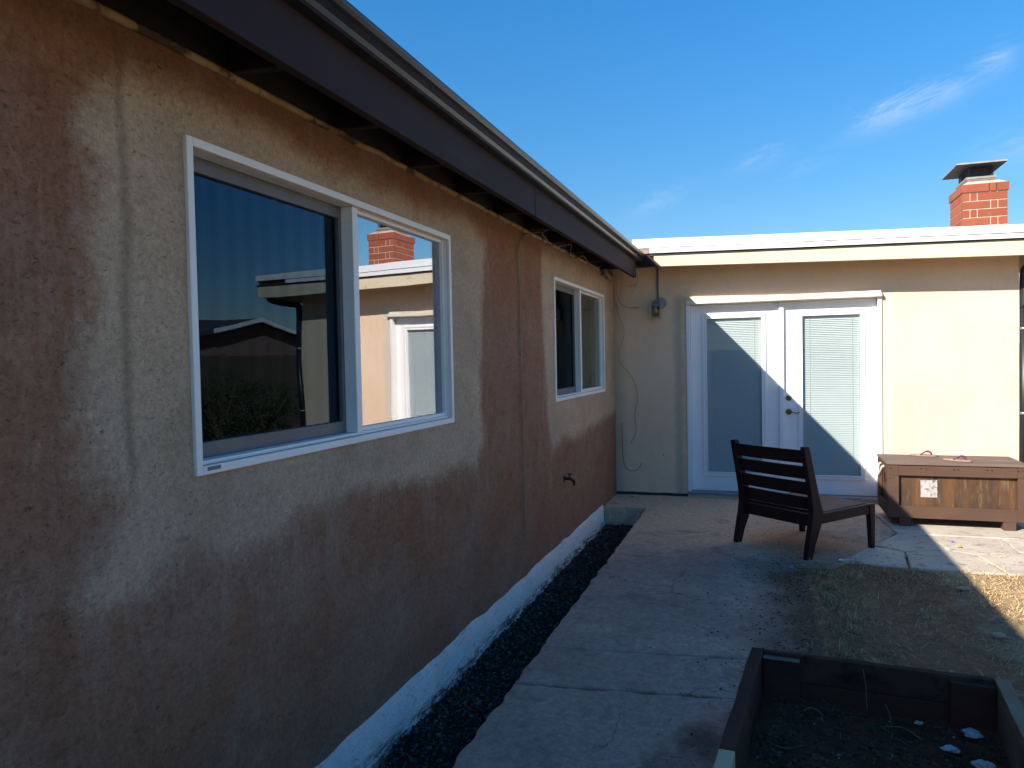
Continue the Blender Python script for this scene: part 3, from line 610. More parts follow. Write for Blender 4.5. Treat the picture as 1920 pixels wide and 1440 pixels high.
# ---- downpipe at the right end
dp = MB().tube(smooth_path([(4.17, YF + .12, 2.39), (4.165, YF + .13, 2.345), (4.10, YF + .18, 2.315), (4.0, D - .10, 2.30), (3.925, D - .01, 2.285), (3.899, D + .01, 2.22), (3.897, D + .01, 1.9)], 6), .037, 14)
dp.cyl((3.897, D + .01, 1.901), (3.897, D + .01, .05), .037, 14)
dpo = dp.build('downpipe', M_BLACK, HO, smooth=True)
MB().tube([(3.90, D - .01, 2.44), (3.90, D - .03, 2.47), (3.895, D - .01, 2.51), (3.89, D + .02, 2.52)], .026, 12).build('pipe_fitting', M_STEEL, dpo, smooth=True)
for z in (1.7, .9): MB().cyl((3.897, D + .01, z), (3.897, D + .01, z + .025), .0395, 14).build('pipe_strap', M_STEEL, dpo, smooth=True)

# ---- french door
DY = 8.218
fr = MB()
x0, x1, zt = fx
jb = .036
fr.box((x0, DY - .016, .05), (x0 + jb, DY + .12, zt)).box((x1 - jb, DY - .016, .05), (x1, DY + .12, zt)).box((x0 + jb, DY - .0155, zt - jb), (x1 - jb, DY + .12, zt - .001))
fd = fr.build('french_door', M_DOOR, HO, bevel=.003)
MB().box((x0 - .002, DY - .055, 2.068), (x1 - .002, DY - .017, 2.104)).box((x0 + .01, DY - .040, 2.1045), (x1 - .01, DY - .002, 2.128)).build('lintel', M_LINT, fd, bevel=.003)
def leaf(a, b, la, lb, z0l, z1l, nm='door_leaf'):
    lf = MB(); y0, y1 = DY + .070, DY + .112; z0, z1 = .062, zt - jb - .004
    lf.box((a, y0, z0), (la, y1, z1)).box((lb, y0, z0), (b, y1, z1)).box((la, y0 + .0002, z1l), (lb, y1, z1)).box((la, y0 + .0002, z0), (lb, y1, z0l))
    o = lf.build(nm, M_DOOR, fd)
    m = MB(); t = .04
    for k, (q, e) in enumerate(((0, .016), (.016, .007))):   # stepped moulding round the glass
        A, B, C, E_ = la - .0 + q, lb - q, z0l + q, z1l - q; tt = .018
        m.box((A, y0 - e, C), (A + tt, y0 - .0005, E_)).box((B - tt, y0 - e, C), (B, y0 - .0005, E_)).box((A + tt, y0 - e, C), (B - tt, y0 - .0005, C + tt)).box((A + tt, y0 - e, E_ - tt), (B - tt, y0 - .0005, E_))
    m.box((la + .03, y0 - .018, z0l + .03), (la + .044, y0 + .03, z1l - .03)).box((lb - .044, y0 - .018, z0l + .03), (lb - .03, y0 + .03, z1l - .03)).box((la + .044, y0 - .018, z0l + .03), (lb - .044, y0 + .03, z0l + .044)).box((la + .044, y0 - .018, z1l - .044), (lb - .044, y0 + .03, z1l - .03))
    m.build('lite_frame', M_DOOR, o, bevel=.002)
    g0, g1, h0, h1 = la + .044, lb - .044, z0l + .044, z1l - .044
    MB().box((g0 - .003, y0 + .004, h0 - .003), (g1 + .003, y0 + .008, h1 + .003)).build('glass_pane', M_GLD, o)
    bl = MB(); z = h0 + .008
    while z < h1 - .02:
        bl.hexa([(g0 + .004, y0 + .016, z), (g1 - .004, y0 + .016, z), (g1 - .004, y0 + .027, z + .0165), (g0 + .004, y0 + .027, z + .0165), (g0 + .004, y0 + .0160, z + .0010), (g1 - .004, y0 + .0160, z + .0010), (g1 - .004, y0 + .027, z + .0175), (g0 + .004, y0 + .027, z + .0175)]); z += .0185
    bl.box((g0 + .002, y0 + .013, h1 - .02), (g1 - .002, y0 + .028, h1))
    for xx in (g0 + .07, g1 - .07): bl.box((xx - .0012, y0 + .0125, h0), (xx + .0012, y0 + .0135, h1 - .021))
    bl.box((g0 - .002, y0 + .029, h0 - .002), (g1 + .002, y0 + .031, h1 + .002))
    bl.build('blind', M_BLIND, o)
    return o
lL = leaf(x0 + jb + .003, 1.742, .945, 1.590, .222, 1.955); lR = leaf(1.748, x1 - jb - .003, 1.905, 2.537, .218, 1.950)
MB().box((1.722, DY + .036, .062), (1.768, DY + .0695, zt - jb - .004)).build('astragal', M_DOOR, lL, bevel=.003)
MB().box((x0, DY - .05, .028), (x1, DY + .12, .058)).build('threshold', M_STEEL, fd, bevel=.003)
MB().box((x0, DY - .02, -.02), (x1, DY + .08, .0275)).build('sill_board', M_LINT, fd)
hx = 1.812
hy = DY + .042
h = MB().cyl((hx, hy + .027, 1.058), (hx, hy + .012, 1.058), .030, 24, .026); h.cyl((hx, hy + .012, 1.058), (hx, hy + .006, 1.058), .014, 16); h.build('deadbolt', M_BRASS, lR, smooth=False, bevel=.002)
h = MB().cyl((hx, hy + .027, .915), (hx, hy + .014, .915), .032, 24, .027); h.cyl((hx, hy + .014, .915), (hx, hy - .03, .915), .010, 14)
h.tube(smooth_path([(hx, hy - .03, .915), (hx + .03, hy - .034, .914), (hx + .07, hy - .032, .905), (hx + .105, hy - .028, .912)], 5), .006, 10, radii=None); h.build('handle', M_BRASS, lR, smooth=False)

# ---- chimney
CX0, CX1, CY0, CY1 = 3.965, 4.455, 10.84, 11.53
CH = MB().box((CX0 + .006, CY0 + .006, 2.6), (CX1 - .006, CY1 - .006, 3.60)).build('chimney', surf('pale_mortar', (.62, .55, .42), (.50, .44, .33), 30, .95, bscale=60, bstr=.5), HO)
br = MB(); ch = .1035; z = 3.508
def bcol(): a = random.uniform(.85, 1.15); return (.30 * a, .072 * a * random.uniform(.9, 1.15), .036 * a)
def course(z0, z1, ov, pat):
    X0, X1, Y0, Y1 = CX0 - ov, CX1 + ov, CY0 - ov, CY1 + ov; m_ = .010
    W_ = X1 - X0; edges = [0, .262, .262 + .078, 1.0] if False else None
    ws = [.30, .08] if pat else [.075, .08]
    e = [0]; [e.append(e[-1] + w) for w in ws]
    e = [q for q in e] + [W_]
    for i in range(len(e) - 1): br.box((X0 + e[i] + (m_ if i else 0), Y0, z0), (X0 + e[i + 1], Y0 + .09, z1 - m_), col=bcol())
    L = Y1 - Y0 - .1; c = ([.34, .34] if pat else [.2, .34, .15]); y = Y0 + .1
    for w in c:
        y1 = min(y + w, Y1); 
        if y1 - y > .03: br.box((X0, y, z0), (X0 + .09, y1 - m_, z1 - m_), col=bcol()); br.box((X1 - .09, y, z0), (X1, y1 - m_, z1 - m_), col=bcol())
        y = y1
    for xx in (0, 1): pass
    br.box((X0 + .1, Y1 - .09, z0), (X1 - .1, Y1, z1 - m_), col=bcol())
course(3.510, 3.620, .014, True)
for k in range(9): course(z - ch * (k + 1), z - ch * k, 0, k % 2 == 1)
br.build('brickwork', M_BRK, CH, bevel=.003)
MB().hexa([(CX0, CY0, 3.612), (CX1, CY0, 3.612), (CX1, CY1, 3.612), (CX0, CY1, 3.612), (CX0 + .07, CY0 + .07, 3.655), (CX1 - .07, CY0 + .07, 3.655), (CX1 - .07, CY1 - .07, 3.655), (CX0 + .07, CY1 - .07, 3.655)]).build('crown', M_FLAG, CH)
M_CAPM = surf('painted_cap_metal', (.42, .40, .36), (.32, .30, .27), 9, .5, metallic=.4); M_CAPD = surf('dark_cap_metal', (.05, .05, .07), (.035, .03, .035), 9, .6)
cp = MB(); a0, a1, b0, b1 = CX0 + .055, CX1 - .105, CY0 + .06, CY1 - .06
cp.hexa([(a0 + .05, b0 + .05, 3.625), (a1 - .03, b0 + .05, 3.625), (a1 - .03, b1 - .05, 3.625), (a0 + .05, b1 - .05, 3.625), (a0, b0, 3.69), (a1, b0, 3.69), (a1, b1, 3.69), (a0, b1, 3.69)])
cp.box((a0 - .004, b0 - .004, 3.69), (a1 + .004, b1 + .004, 3.712)); co = cp.build('chimney_cap', M_CAPM, CH)
ms = MB()
for k in range(14):
    x = lerp(a0 + .04, a1 - .04, k / 13); ms.box((x - .002, b0 + .03, 3.713), (x + .002, b0 + .034, 3.85)); ms.box((x - .002, b1 - .034, 3.713), (x + .002, b1 - .03, 3.85))
for k in range(20):
    y = lerp(b0 + .03, b1 - .03, k / 19)
    for x in (a0 + .03, a1 - .03): ms.box((x, y - .002, 3.713), (x + .004, y + .002, 3.85))
for zq in (3.74, 3.765, 3.79, 3.815): ms.box((a0 + .03, b0 + .0295, zq), (a1 - .03, b0 + .0335, zq + .003))
ms.box((a0 + .05, b0 + .09, 3.713), (a1 - .05, b1 - .05, 3.84))
ms.build('mesh_screen', M_CAPD, co)
hd = MB(); q0, q1, s0, s1 = CX0 - .085, CX1 - .015, CY0 - .07, CY1 + .07
hd.hexa([(q0, s0, 3.852), (q1, s0, 3.852), (q1, s1, 3.852), (q0, s1, 3.852), (q0 + .006, s0 + .006, 3.872), (q1 - .006, s0 + .006, 3.872), (q1 - .006, s1 - .006, 3.872), (q0 + .006, s1 - .006, 3.872)])
hd.hexa([(q0 + .006, s0 + .006, 3.8722), (q1 - .006, s0 + .006, 3.8722), (q1 - .006, s1 - .006, 3.8722), (q0 + .006, s1 - .006, 3.8722), (q0 + .12, s0 + .2, 3.91), (q1 - .12, s0 + .2, 3.91), (q1 - .12, s1 - .2, 3.91), (q0 + .12, s1 - .2, 3.91)])
ho = hd.build('hood', M_CAPM, co)
MB().box((q0 + .01, s0 + .01, 3.846), (q1 - .01, s1 - .01, 3.8515)).build('hood_underside', M_CAPD, co)

# ================================================================== THINGS ON THE WALLS
# wall lantern with its conduit
WL = empty('wall_lantern', (.47, D, 2.07), 'small square glass lantern on the cream wall left of the white door', 'wall light')
MB().cyl((.515, D, 2.095), (.515, D - .022, 2.095), .064, 28, .056).build('back_plate', M_STEEL, WL, bevel=.003)
MB().tube(smooth_path([(.505, D - .02, 2.11), (.495, D - .06, 2.135), (.48, D - .10, 2.13), (.478, D - .115, 2.10)], 5), .010, 10).build('arm', M_STEEL, WL, smooth=True)
cxl, cyl = .478, D - .115
MB().hexa([(cxl - .055, cyl - .055, 2.055), (cxl + .055, cyl - .055, 2.055), (cxl + .055, cyl + .055, 2.055), (cxl - .055, cyl + .055, 2.055), (cxl - .022, cyl - .022, 2.115), (cxl + .022, cyl - .022, 2.115), (cxl + .022, cyl + .022, 2.115), (cxl - .022, cyl + .022, 2.115)]).build('lantern_roof', M_STEEL, WL, bevel=.003)
lf = MB()
for sx in (-1, 1):
    for sy in (-1, 1): lf.box((cxl + sx * .050 - .004, cyl + sy * .050 - .004, 1.942), (cxl + sx * .050 + .004, cyl + sy * .050 + .004, 2.0545))
for s_ in (-1, 1):
    lf.box((cxl - .054, cyl + s_ * .050 - .0042, 1.934), (cxl + .054, cyl + s_ * .050 + .0042, 1.9415)); lf.box((cxl + s_ * .050 - .0042, cyl - .045, 1.9345), (cxl + s_ * .050 + .0042, cyl + .045, 1.941))
lf.build('lantern_frame', surf('pale_brass_frame', (.50, .46, .36), (.36, .33, .26), 15, .4, metallic=.5), WL)
gp = MB()
for s_ in (-1, 1): gp.box((cxl - .045, cyl + s_ * .050 - .001, 1.943), (cxl + .045, cyl + s_ * .050 + .001, 2.053)); gp.box((cxl + s_ * .050 - .001, cyl - .045, 1.943), (cxl + s_ * .050 + .001, cyl + .045, 2.053))
gp.build('glass_panes', M_GLL, WL)
MB().tube([(cxl, cyl, 2.054), (cxl, cyl, 2.03), (cxl, cyl, 2.02), (cxl, cyl, 2.0), (cxl, cyl, 1.985)], .016, 12, radii=[.012, .012, .018, .020, .006]).build('bulb', M_WHT, WL, smooth=True)
MB().tube([(.488, D - .014, 2.148), (.489, D - .014, 2.539)], .011, 10).build('conduit', surf('blue_grey_conduit', (.16, .17, .20), (.12, .13, .16), 9, .5), WL, smooth=True)

def cable(name, pts, r, mat, label, cat='cable', group=None, n=6):
    o = MB().tube(smooth_path(pts, n), r, 7).build(name, mat, loc=pts[0], smooth=True); return tag(o, label, cat, group)
cable('hanging_cable', [(.05, 5.24, 2.43), (.022, 5.205, 2.424), (.016, 5.061, 2.387), (.016, 4.945, 2.363), (.014, 4.868, 2.323), (.014, 4.818, 2.26), (.014, 4.800, 2.184), (.013, 4.812, 2.058), (.013, 4.822, 1.946), (.013, 4.824, 1.7), (.013, 4.831, 1.341), (.013, 4.843, 1.049), (.013, 4.842, .684), (.013, 4.845, .36), (.013, 4.83, .31), (.013, 4.86, .295), (.013, 4.875, .325)], .0038, M_CABLE, 'long thin tan cable hanging straight down the brown wall between the windows')
cable('looped_cable', [(.16, 5.30, 2.47), (.03, 5.348, 2.448), (.03, 5.468, 2.41), (.03, 5.583, 2.382), (.03, 5.679, 2.383), (.08, 5.9, 2.43), (.06, 6.10, 2.455), (.03, 6.184, 2.41), (.03, 6.268, 2.371), (.03, 6.387, 2.364), (.03, 6.481, 2.39), (.03, 6.579, 2.429), (.03, 6.71, 2.434), (.03, 6.878, 2.40), (.03, 7.092, 2.388), (.03, 7.40, 2.425)], .0042, M_CABLE, 'wavy tan cable looping along under the dark eaves above the far window')
cable('corner_cable', [(.03, 7.66, 2.40), (.03, 7.9, 2.36), (.02, 8.19, 2.30), (.005, 8.20, 2.187), (.05, 8.2, 2.008), (.116, 8.2, 1.81), (.084, 8.2, 1.674), (.049, 8.2, 1.558), (.08, 8.2, 1.439), (.167, 8.2, 1.34), (.234, 8.2, 1.203), (.251, 8.2, 1.046), (.219, 8.2, .89), (.232, 8.2, .704), (.166, 8.2, .566)], .0026, M_CABLE, 'thin cable snaking down the cream wall beside the inner corner')
cable('hooked_cable', [(.075, 8.205, .80), (.075, 8.205, .593), (.088, 8.205, .356), (.15, 8.205, .268), (.238, 8.205, .277), (.288, 8.205, .351)], .0028, M_CABD, 'short dark cable curled into a hook low on the cream wall')
JB = empty('junction_box', (0.0, 7.62, 2.38), 'small metal junction box with loose wires under the eaves at the corner', 'junction box')
MB().box((.002, 7.54, 2.355), (.045, 7.64, 2.425)).build('box_body', M_STEEL, JB, bevel=.003)
MB().tube(smooth_path([(.03, 7.64, 2.385), (.035, 7.72, 2.378), (.04, 7.80, 2.362), (.03, 7.90, 2.345)], 5), .014, 10).build('elbow_pipe', M_TRIM, JB, smooth=True)
for a in ([(.05, 7.62, 2.42), (.09, 7.7, 2.40), (.10, 7.9, 2.33), (.07, 8.05, 2.20), (.10, 8.19, 2.09), (.2, 8.2, 2.06), (.28, 8.2, 2.06)], [(.05, 7.60, 2.40), (.07, 7.75, 2.36), (.06, 7.95, 2.25), (.04, 8.1, 2.15), (.06, 8.2, 2.05)], [(.05, 7.6, 2.41), (.14, 7.75, 2.42), (.16, 7.9, 2.38), (.13, 8.0, 2.29), (.09, 8.15, 2.20)]):
    MB().tube(smooth_path(a, 6), .0032, 6).build('loose_wire', M_CABLE, JB, smooth=True)
for k, a in enumerate(([(.33, 7.75, 2.45), (.345, 7.76, 2.33), (.32, 7.76, 2.27), (.25, 7.77, 2.25)], [(.335, 7.75, 2.42), (.34, 7.76, 2.31), (.315, 7.76, 2.24), (.29, 7.77, 2.19)])):
    cable('dangling_wire', a, .0032, M_CABLE, 'fine wire dangling from the end of the dark fascia, ' + ('curling back to the left' if k == 0 else 'pointing down'), 'wire', 'wires at the end of the dark fascia')
# faucet
FA = empty('garden_tap', (0.0, 5.96, .51), 'old iron garden tap on the brown wall below the far window', 'tap')
MB().tube(smooth_path([(-.01, 5.955, .52), (.03, 5.955, .52), (.055, 5.962, .517), (.075, 5.97, .50), (.082, 5.975, .482)], 5), .013, 10).cyl((.0, 5.955, .52), (.006, 5.955, .52), .028, 16).build('spout', M_IRON, FA, smooth=True)
MB().cyl((.042, 5.957, .53), (.046, 5.957, .556), .006, 8).cyl((.046, 5.957, .556), (.047, 5.957, .562), .021, 12).build('tap_handle', M_IRON, FA)
MB().cyl((.082, 5.975, .484), (.087, 5.978, .465), .016, 12).build('hose_thread', M_BRASS, FA)

# ================================================================== CHAIR
CC = Vector((1.86, 6.30, 0))
CHR = empty('lounge_chair', CC, 'low dark wood slat back chair without cushion in front of the white door', 'chair')
BL, BR_, FRt, FL = Vector((1.358, 6.271, 0)), Vector((1.865, 5.835, 0)), Vector((2.348, 6.32, 0)), Vector((1.869, 6.781, 0))
bx = (BR_ - BL).normalized(); ex = (FRt - BR_).normalized()
def z_(v, z): return Vector((v.x, v.y, z))
def leg_curve(base, side):
    # rear leg and back post in one piece: foot swept back, waist forward at the seat, top leaning back
    m = MB(); st = [(0, -.0, .040, .058), (.10, .025, .042, .070), (.20, .058, .044, .092), (.28, .082, .044, .108), (.34, .088, .044, .102), (.45, .066, .042, .080), (.62, .028, .040, .068), (.80, -.015, .038, .060), (.832, -.022, .038, .052)]
    vs = []
    for z, f, w, d in st:
        c = z_(base, z) + ex * f
        for a, b in ((-1, -1), (1, -1), (1, 1), (-1, 1)): vs.append(c + bx * (a * w / 2) + ex * (b * d / 2))
    n = len(st); fs = [(4 * i + k, 4 * i + (k + 1) % 4, 4 * i + 4 + (k + 1) % 4, 4 * i + 4 + k) for i in range(n - 1) for k in range(4)] + [(0, 1, 2, 3), tuple(4 * (n - 1) + k for k in (3, 2, 1, 0))]
    m.add(vs, fs); return m.build('back_post', M_CHAIR, CHR, bevel=.005)
leg_curve(BL, -1); leg_curve(BR_, 1)
for p in (FRt, FL):
    m = MB(); vs = []
    for z, d, w in ((0, .036, .036), (.20, .048, .040), (.345, .062, .042)):
        c = z_(p, z) - ex * (d - .04) / 2
        for a, b in ((-1, -1), (1, -1), (1, 1), (-1, 1)): vs.append(c + bx * (a * w / 2) + ex * (b * d / 2))
    m.add(vs, [(4 * i + k, 4 * i + (k + 1) % 4, 4 * i + 4 + (k + 1) % 4, 4 * i + 4 + k) for i in range(2) for k in range(4)] + [(0, 1, 2, 3), (11, 10, 9, 8)])
    m.build('front_leg', M_CHAIR, CHR, bevel=.004)
for a, b in ((BR_, FRt), (BL, FL)):
    MB().bar(z_(a + ex * .11, .286), z_(b - ex * .025, .307), .026, .074, side=bx).build('side_rail', M_CHAIR, CHR, bevel=.003)
MB().bar(z_(FL + bx * .022, .305), z_(FRt - bx * .022, .305), .026, .072, side=ex).build('front_rail', M_CHAIR, CHR, bevel=.003)
MB().bar(z_(BL + bx * .02 + ex * .085, .272), z_(BR_ - bx * .02 + ex * .085, .272), .024, .090, side=ex).build('rear_rail', M_CHAIR, CHR, bevel=.003)
def fo(z): return np.interp(z, [.28, .34, .45, .62, .80], [.082, .088, .066, .028, -.015])
for k, zc_ in enumerate((.755, .635, .515, .400)):
    f = float(fo(zc_)); up = Vector((ex.x * (-.11), ex.y * (-.11), .045)).normalized() if False else None
    m = MB(); h_ = .098 / 2; w_ = .018 / 2; fa, fb_ = float(fo(zc_ - h_)), float(fo(zc_ + h_)); n = 8; vs = []
    for i in range(n + 1):
        t = i / n; bow = -.016 * math.sin(math.pi * t); c = BL.lerp(BR_, t) + bx * (.016 if i == 0 else (-.016 if i == n else 0))
        for (zq, ff) in ((zc_ - h_, fa), (zc_ + h_, fb_)):
            for s_ in (-1, 1): vs.append(z_(c, zq) + ex * (ff + bow + s_ * w_))
    fs = []
    for i in range(n):
        q = 4 * i
        for A, B in ((0, 1), (1, 3), (3, 2), (2, 0)): fs.append((q + A, q + B, q + 4 + B, q + 4 + A))
    fs += [(0, 1, 3, 2), (4 * n, 4 * n + 2, 4 * n + 3, 4 * n + 1)]
    m.add(vs, fs).build('back_slat', M_CHAIR, CHR, bevel=.002)
sA = BL + bx * .03 + ex * .12; sB = BR_ - bx * .03 + ex * .12; sC = FRt - bx * .03 - ex * .03; sD = FL + bx * .03 - ex * .03
MB().hexa([z_(sA, .308), z_(sB, .308), z_(sC, .330), z_(sD, .330), z_(sA, .324), z_(sB, .324), z_(sC, .348), z_(sD, .348)]).build('seat', M_SEAT, CHR, bevel=.003)
MB().bar(z_(BL + bx * .02 + ex * .10, .335), z_(BR_ - bx * .02 + ex * .10, .335), .012, .014, side=ex).build('rear_cleat', M_CHAIR, CHR)

# ================================================================== STORAGE CHEST
SC = empty('storage_chest', (3.115, 7.5, 0), 'brown painted wooden storage chest with plywood panel standing against the cream wall', 'chest')
X0, X1, Y0, Y1 = 2.583, 3.650, 7.18, 7.78
MB().box((X0 + .09, Y0, .075), (X1 - .09, Y0 + .028, .178)).box((X0 + .09, Y0, .442), (X1 - .09, Y0 + .028, .534)).box((X0, Y0 - .001, .075), (X0 + .09, Y0 + .029, .441)).box((X0, Y0 - .003, .442), (X0 + .0895, Y0 + .029, .534)).box((X1 - .09, Y0 - .001, .075), (X1, Y0 + .029, .441)).box((X1 - .0895, Y0 - .003, .442), (X1, Y0 + .029, .534)).build('front_frame', M_CHEST, SC, bevel=.003)
MB().box((X0, Y0 + .03, .075), (X0 + .028, Y0 + .11, .534)).box((X0, Y1 - .09, .075), (X0 + .028, Y1, .534)).box((X0, Y0 + .11, .442), (X0 + .028, Y1 - .09, .534)).box((X0, Y0 + .11, .075), (X0 + .028, Y1 - .09, .178)).build('side_frame', M_CHEST, SC, bevel=.003)
MB().box((X1 - .028, Y0 + .03, .075), (X1, Y1, .534)).build('side_frame', M_CHEST, SC, bevel=.003)
MB().box((X0 + .03, Y1 - .028, .075), (X1 - .03, Y1, .534)).build('rear_panel', M_CHEST, SC)
fp = MB()
for i in range(6):
    a, b = lerp(X0 + .06, X1 - .06, i / 6), lerp(X0 + .06, X1 - .06, (i + 1) / 6); fp.box((a + .0006, Y0 + .034 + .001 * (i % 2), .10), (b - .0006, Y0 + .05, .50))
fp.build('front_panel', M_PLY, SC); MB().box((X0 + .032, Y0 + .06, .10), (X0 + .045, Y1 - .04, .50)).build('side_panel', M_PLY, SC)
MB().box((X0 + .05, Y0 + .07, .085), (X1 - .05, Y1 - .05, .10)).build('bottom_board', M_CHEST, SC)
MB().box((X0 - .006, Y0 - .012, .536), (X1 + .006, Y1 + .01, .552)).build('lid', M_LID, SC, bevel=.003)
for x in (X0 + .092, X1 - .192):
    for y in (Y0 + .002, Y1 - .092): MB().box((x, y, 0.003), (x + .092, y + .09, .0745)).build('foot', M_CHEST, SC, bevel=.003)
sc_ = MB()
for x in (X0 + .02, X0 + .26, X0 + .30, X0 + .51, X0 + .54, X0 + .755, X0 + .79, X0 + .98, X0 + 1.02, X0 + .03):
    MB().cyl((x, Y0 - .0045, .505 + random.uniform(-.004, .004)), (x, Y0 + .003, .505), .0048, 10).build('screw', M_IRON, SC)
for x in (X0 + .02, X0 + .045): MB().cyl((x, Y0 - .0022, .425), (x, Y0 + .003, .425), .004, 10).build('screw', M_IRON, SC)
lb = MB(); n = 16; lbv = []
for j in range(n + 1):
    for i in range(n + 1):
        u, v = i / n, j / n; x = lerp(2.845, 2.973, u); z0_ = lerp(.255, .404, v)
        e = .004 * mn.noise(Vector((u * 5, v * 5, 1))); lb.v.append((x + (e if i in (0, n) else 0), Y0 + .0305 + .0012 * mn.noise(Vector((u * 6, v * 6, 0))), z0_ + (e if j in (0, n) else 0)))
lb.f = [(j * (n + 1) + i, j * (n + 1) + i + 1, (j + 1) * (n + 1) + i + 1, (j + 1) * (n + 1) + i) for j in range(n) for i in range(n)]
lbo = lb.build('paper_label', M_PAPER, SC)
rp = MB().tube(smooth_path([(X0 - .002, 7.34, .50), (X0 - .02, 7.345, .49), (X0 - .032, 7.38, .44), (X0 - .03, 7.44, .405), (X0 - .032, 7.50, .44), (X0 - .02, 7.535, .49), (X0 - .002, 7.54, .50)], 6), .011, 9)
rp.build('rope_handle', M_ROPE, SC, smooth=True)

# flip-flops on the lid
M_SOLE = surf('worn_tan_sole', (.34, .25, .19), (.24, .17, .13), 15, .8); M_PURP = surf('purple_rubber', (.16, .045, .12), (.11, .03, .085), 10, .5)
def sandal(loc, ang, label, flip=1):
    e = empty('flip_flop', loc, label, 'flip-flop', 'flip-flops on the chest lid')
    L, n = .235, 26; c, s_ = math.cos(ang), math.sin(ang)
    prof = []
    for i in range(n):
        t = 2 * math.pi * i / n; a = math.cos(t); w = .040 + .010 * a; prof.append((a * L / 2, math.sin(t) * w + flip * .006 * a * a))
    def X(p, z): return (loc[0] + p[0] * c - p[1] * s_, loc[1] + p[0] * s_ + p[1] * c, loc[2] + z)
    m = MB().add([X(p, .001) for p in prof] + [X(p, .016) for p in prof], [(i, (i + 1) % n, n + (i + 1) % n, n + i) for i in range(n)] + [tuple(range(n))[::-1], tuple(range(n, 2 * n))]); m.build('sole', M_SOLE, e, bevel=.003)
    for sd_ in (-1, 1):
        MB().tube(smooth_path([X((.065, .004 * flip), .014), X((.055, .008 * sd_), .038), X((.02, .028 * sd_), .045), X((-.02, .042 * sd_), .016)], 6), .007, 8).build('strap', M_PURP, e, smooth=True)
    return e
sandal((2.955, 7.69, .552), R(-20), 'purple strapped flip-flop lying farther back on the chest lid', 1)
sandal((3.165, 7.39, .552), R(-30), 'purple strapped flip-flop near the front edge of the chest lid', -1)

# ================================================================== RAISED PLANTER
PB = empty('raised_planter', (1.9, 2.3, 0), 'dark wooden raised garden bed half filled with soil beside the walkway', 'planter')
zt_ = .27
A = Vector((1.517, 3.274, 0)); Bq = Vector((2.437, 3.203, 0)); dl = Vector((-.094, -1.01, 0)).normalized(); dr_ = Vector((-.085, -1.0, 0)).normalized(); nrx = Vector((1, -.09, 0)).normalized()
def board(p, q, w, mat, name, zt0=zt_, zb=-.02, side=None, wob=0, lab=None):
    # long board with wavy edges, p..q is its outer edge and it lies to the 'side' of it
    n = 14; m = MB(); d = (q - p)
    for i in range(n + 1):
        c = p + d * (i / n); e = .0035 * mn.noise(Vector((c.x * 6, c.y * 6, 1))); k = .004 * mn.noise(Vector((c.x * 5, c.y * 5, 9)))
        a, b = c + side * e, c + side * (w + k); m.v += [(a.x, a.y, zb), (b.x, b.y, zb), (b.x, b.y, zt0 + e * .7), (a.x, a.y, zt0 + k * .7)]
    for i in range(n):
        for k in range(4): m.f.append((4 * i + k, 4 * i + (k + 1) % 4, 4 * i + 4 + (k + 1) % 4, 4 * i + 4 + k))
    m.f += [(0, 1, 2, 3), tuple(4 * n + k for k in (3, 2, 1, 0))]
    o = m.build(name, mat, PB, bevel=.003)
    if lab: o['label'] = lab
    return o
pJ = A + dl * .885
board(A, pJ, .048, M_BEDW, 'side_board', side=nrx); board(pJ + dl * .004, A + dl * 2.6, .050, M_SUNW, 'side_board', side=nrx, lab='side board coloured pale as a sun patch')  # near length painted pale in place of a patch of sunlight
bn = Vector((-.077, -1, 0)).normalized()
board(A + nrx * .050, Bq - nrx * .050, .030, M_BEDW, 'end_board', side=bn, zb=.16)
board(A + nrx * .050 + bn * .001, Bq - nrx * .050 + bn * .001, .032, M_BEDR, 'end_board', side=bn, zb=-.02, zt0=.1585)
board(Bq, Bq + dr_ * 2.5, -.048, surf('half_worn_wood', (.30, .20, .12), (.10, .06, .045), 5, .85, bscale=25, bstr=.4, stretch=(1, .3, 1)), 'side_board', side=nrx, lab='worn side board on the right')
pD = A + dl * 2.6; board(pD + nrx * .050, Bq + dr_ * 2.5 - nrx * .05, .035, M_BEDW, 'end_board', side=-bn)
q = A + nrx * .052 + bn * .034
def blk(p, w, d, z1, mat):
    a, b, c, e = p, p + nrx * w, p + nrx * w + bn * d, p + bn * d; MB().hexa([z_(a, -.02), z_(e, -.02), z_(c, -.02), z_(b, -.02), z_(a, z1), z_(e, z1), z_(c, z1), z_(b, z1)]).build('corner_block', mat, PB, bevel=.003)
blk(q, .14, .035, .255, M_BEDR); blk(Bq - nrx * .20 + bn * .034, .148, .035, .255, M_BEDR)
MB().hexa([z_(q, .2552), z_(q + bn * .035, .2552), z_(q + nrx * .14 + bn * .035, .2552), z_(q + nrx * .14, .2552), z_(q, .258), z_(q + bn * .035, .258), z_(q + nrx * .14 + bn * .035, .258), z_(q + nrx * .14, .258)]).build('block_top', M_LID, PB)
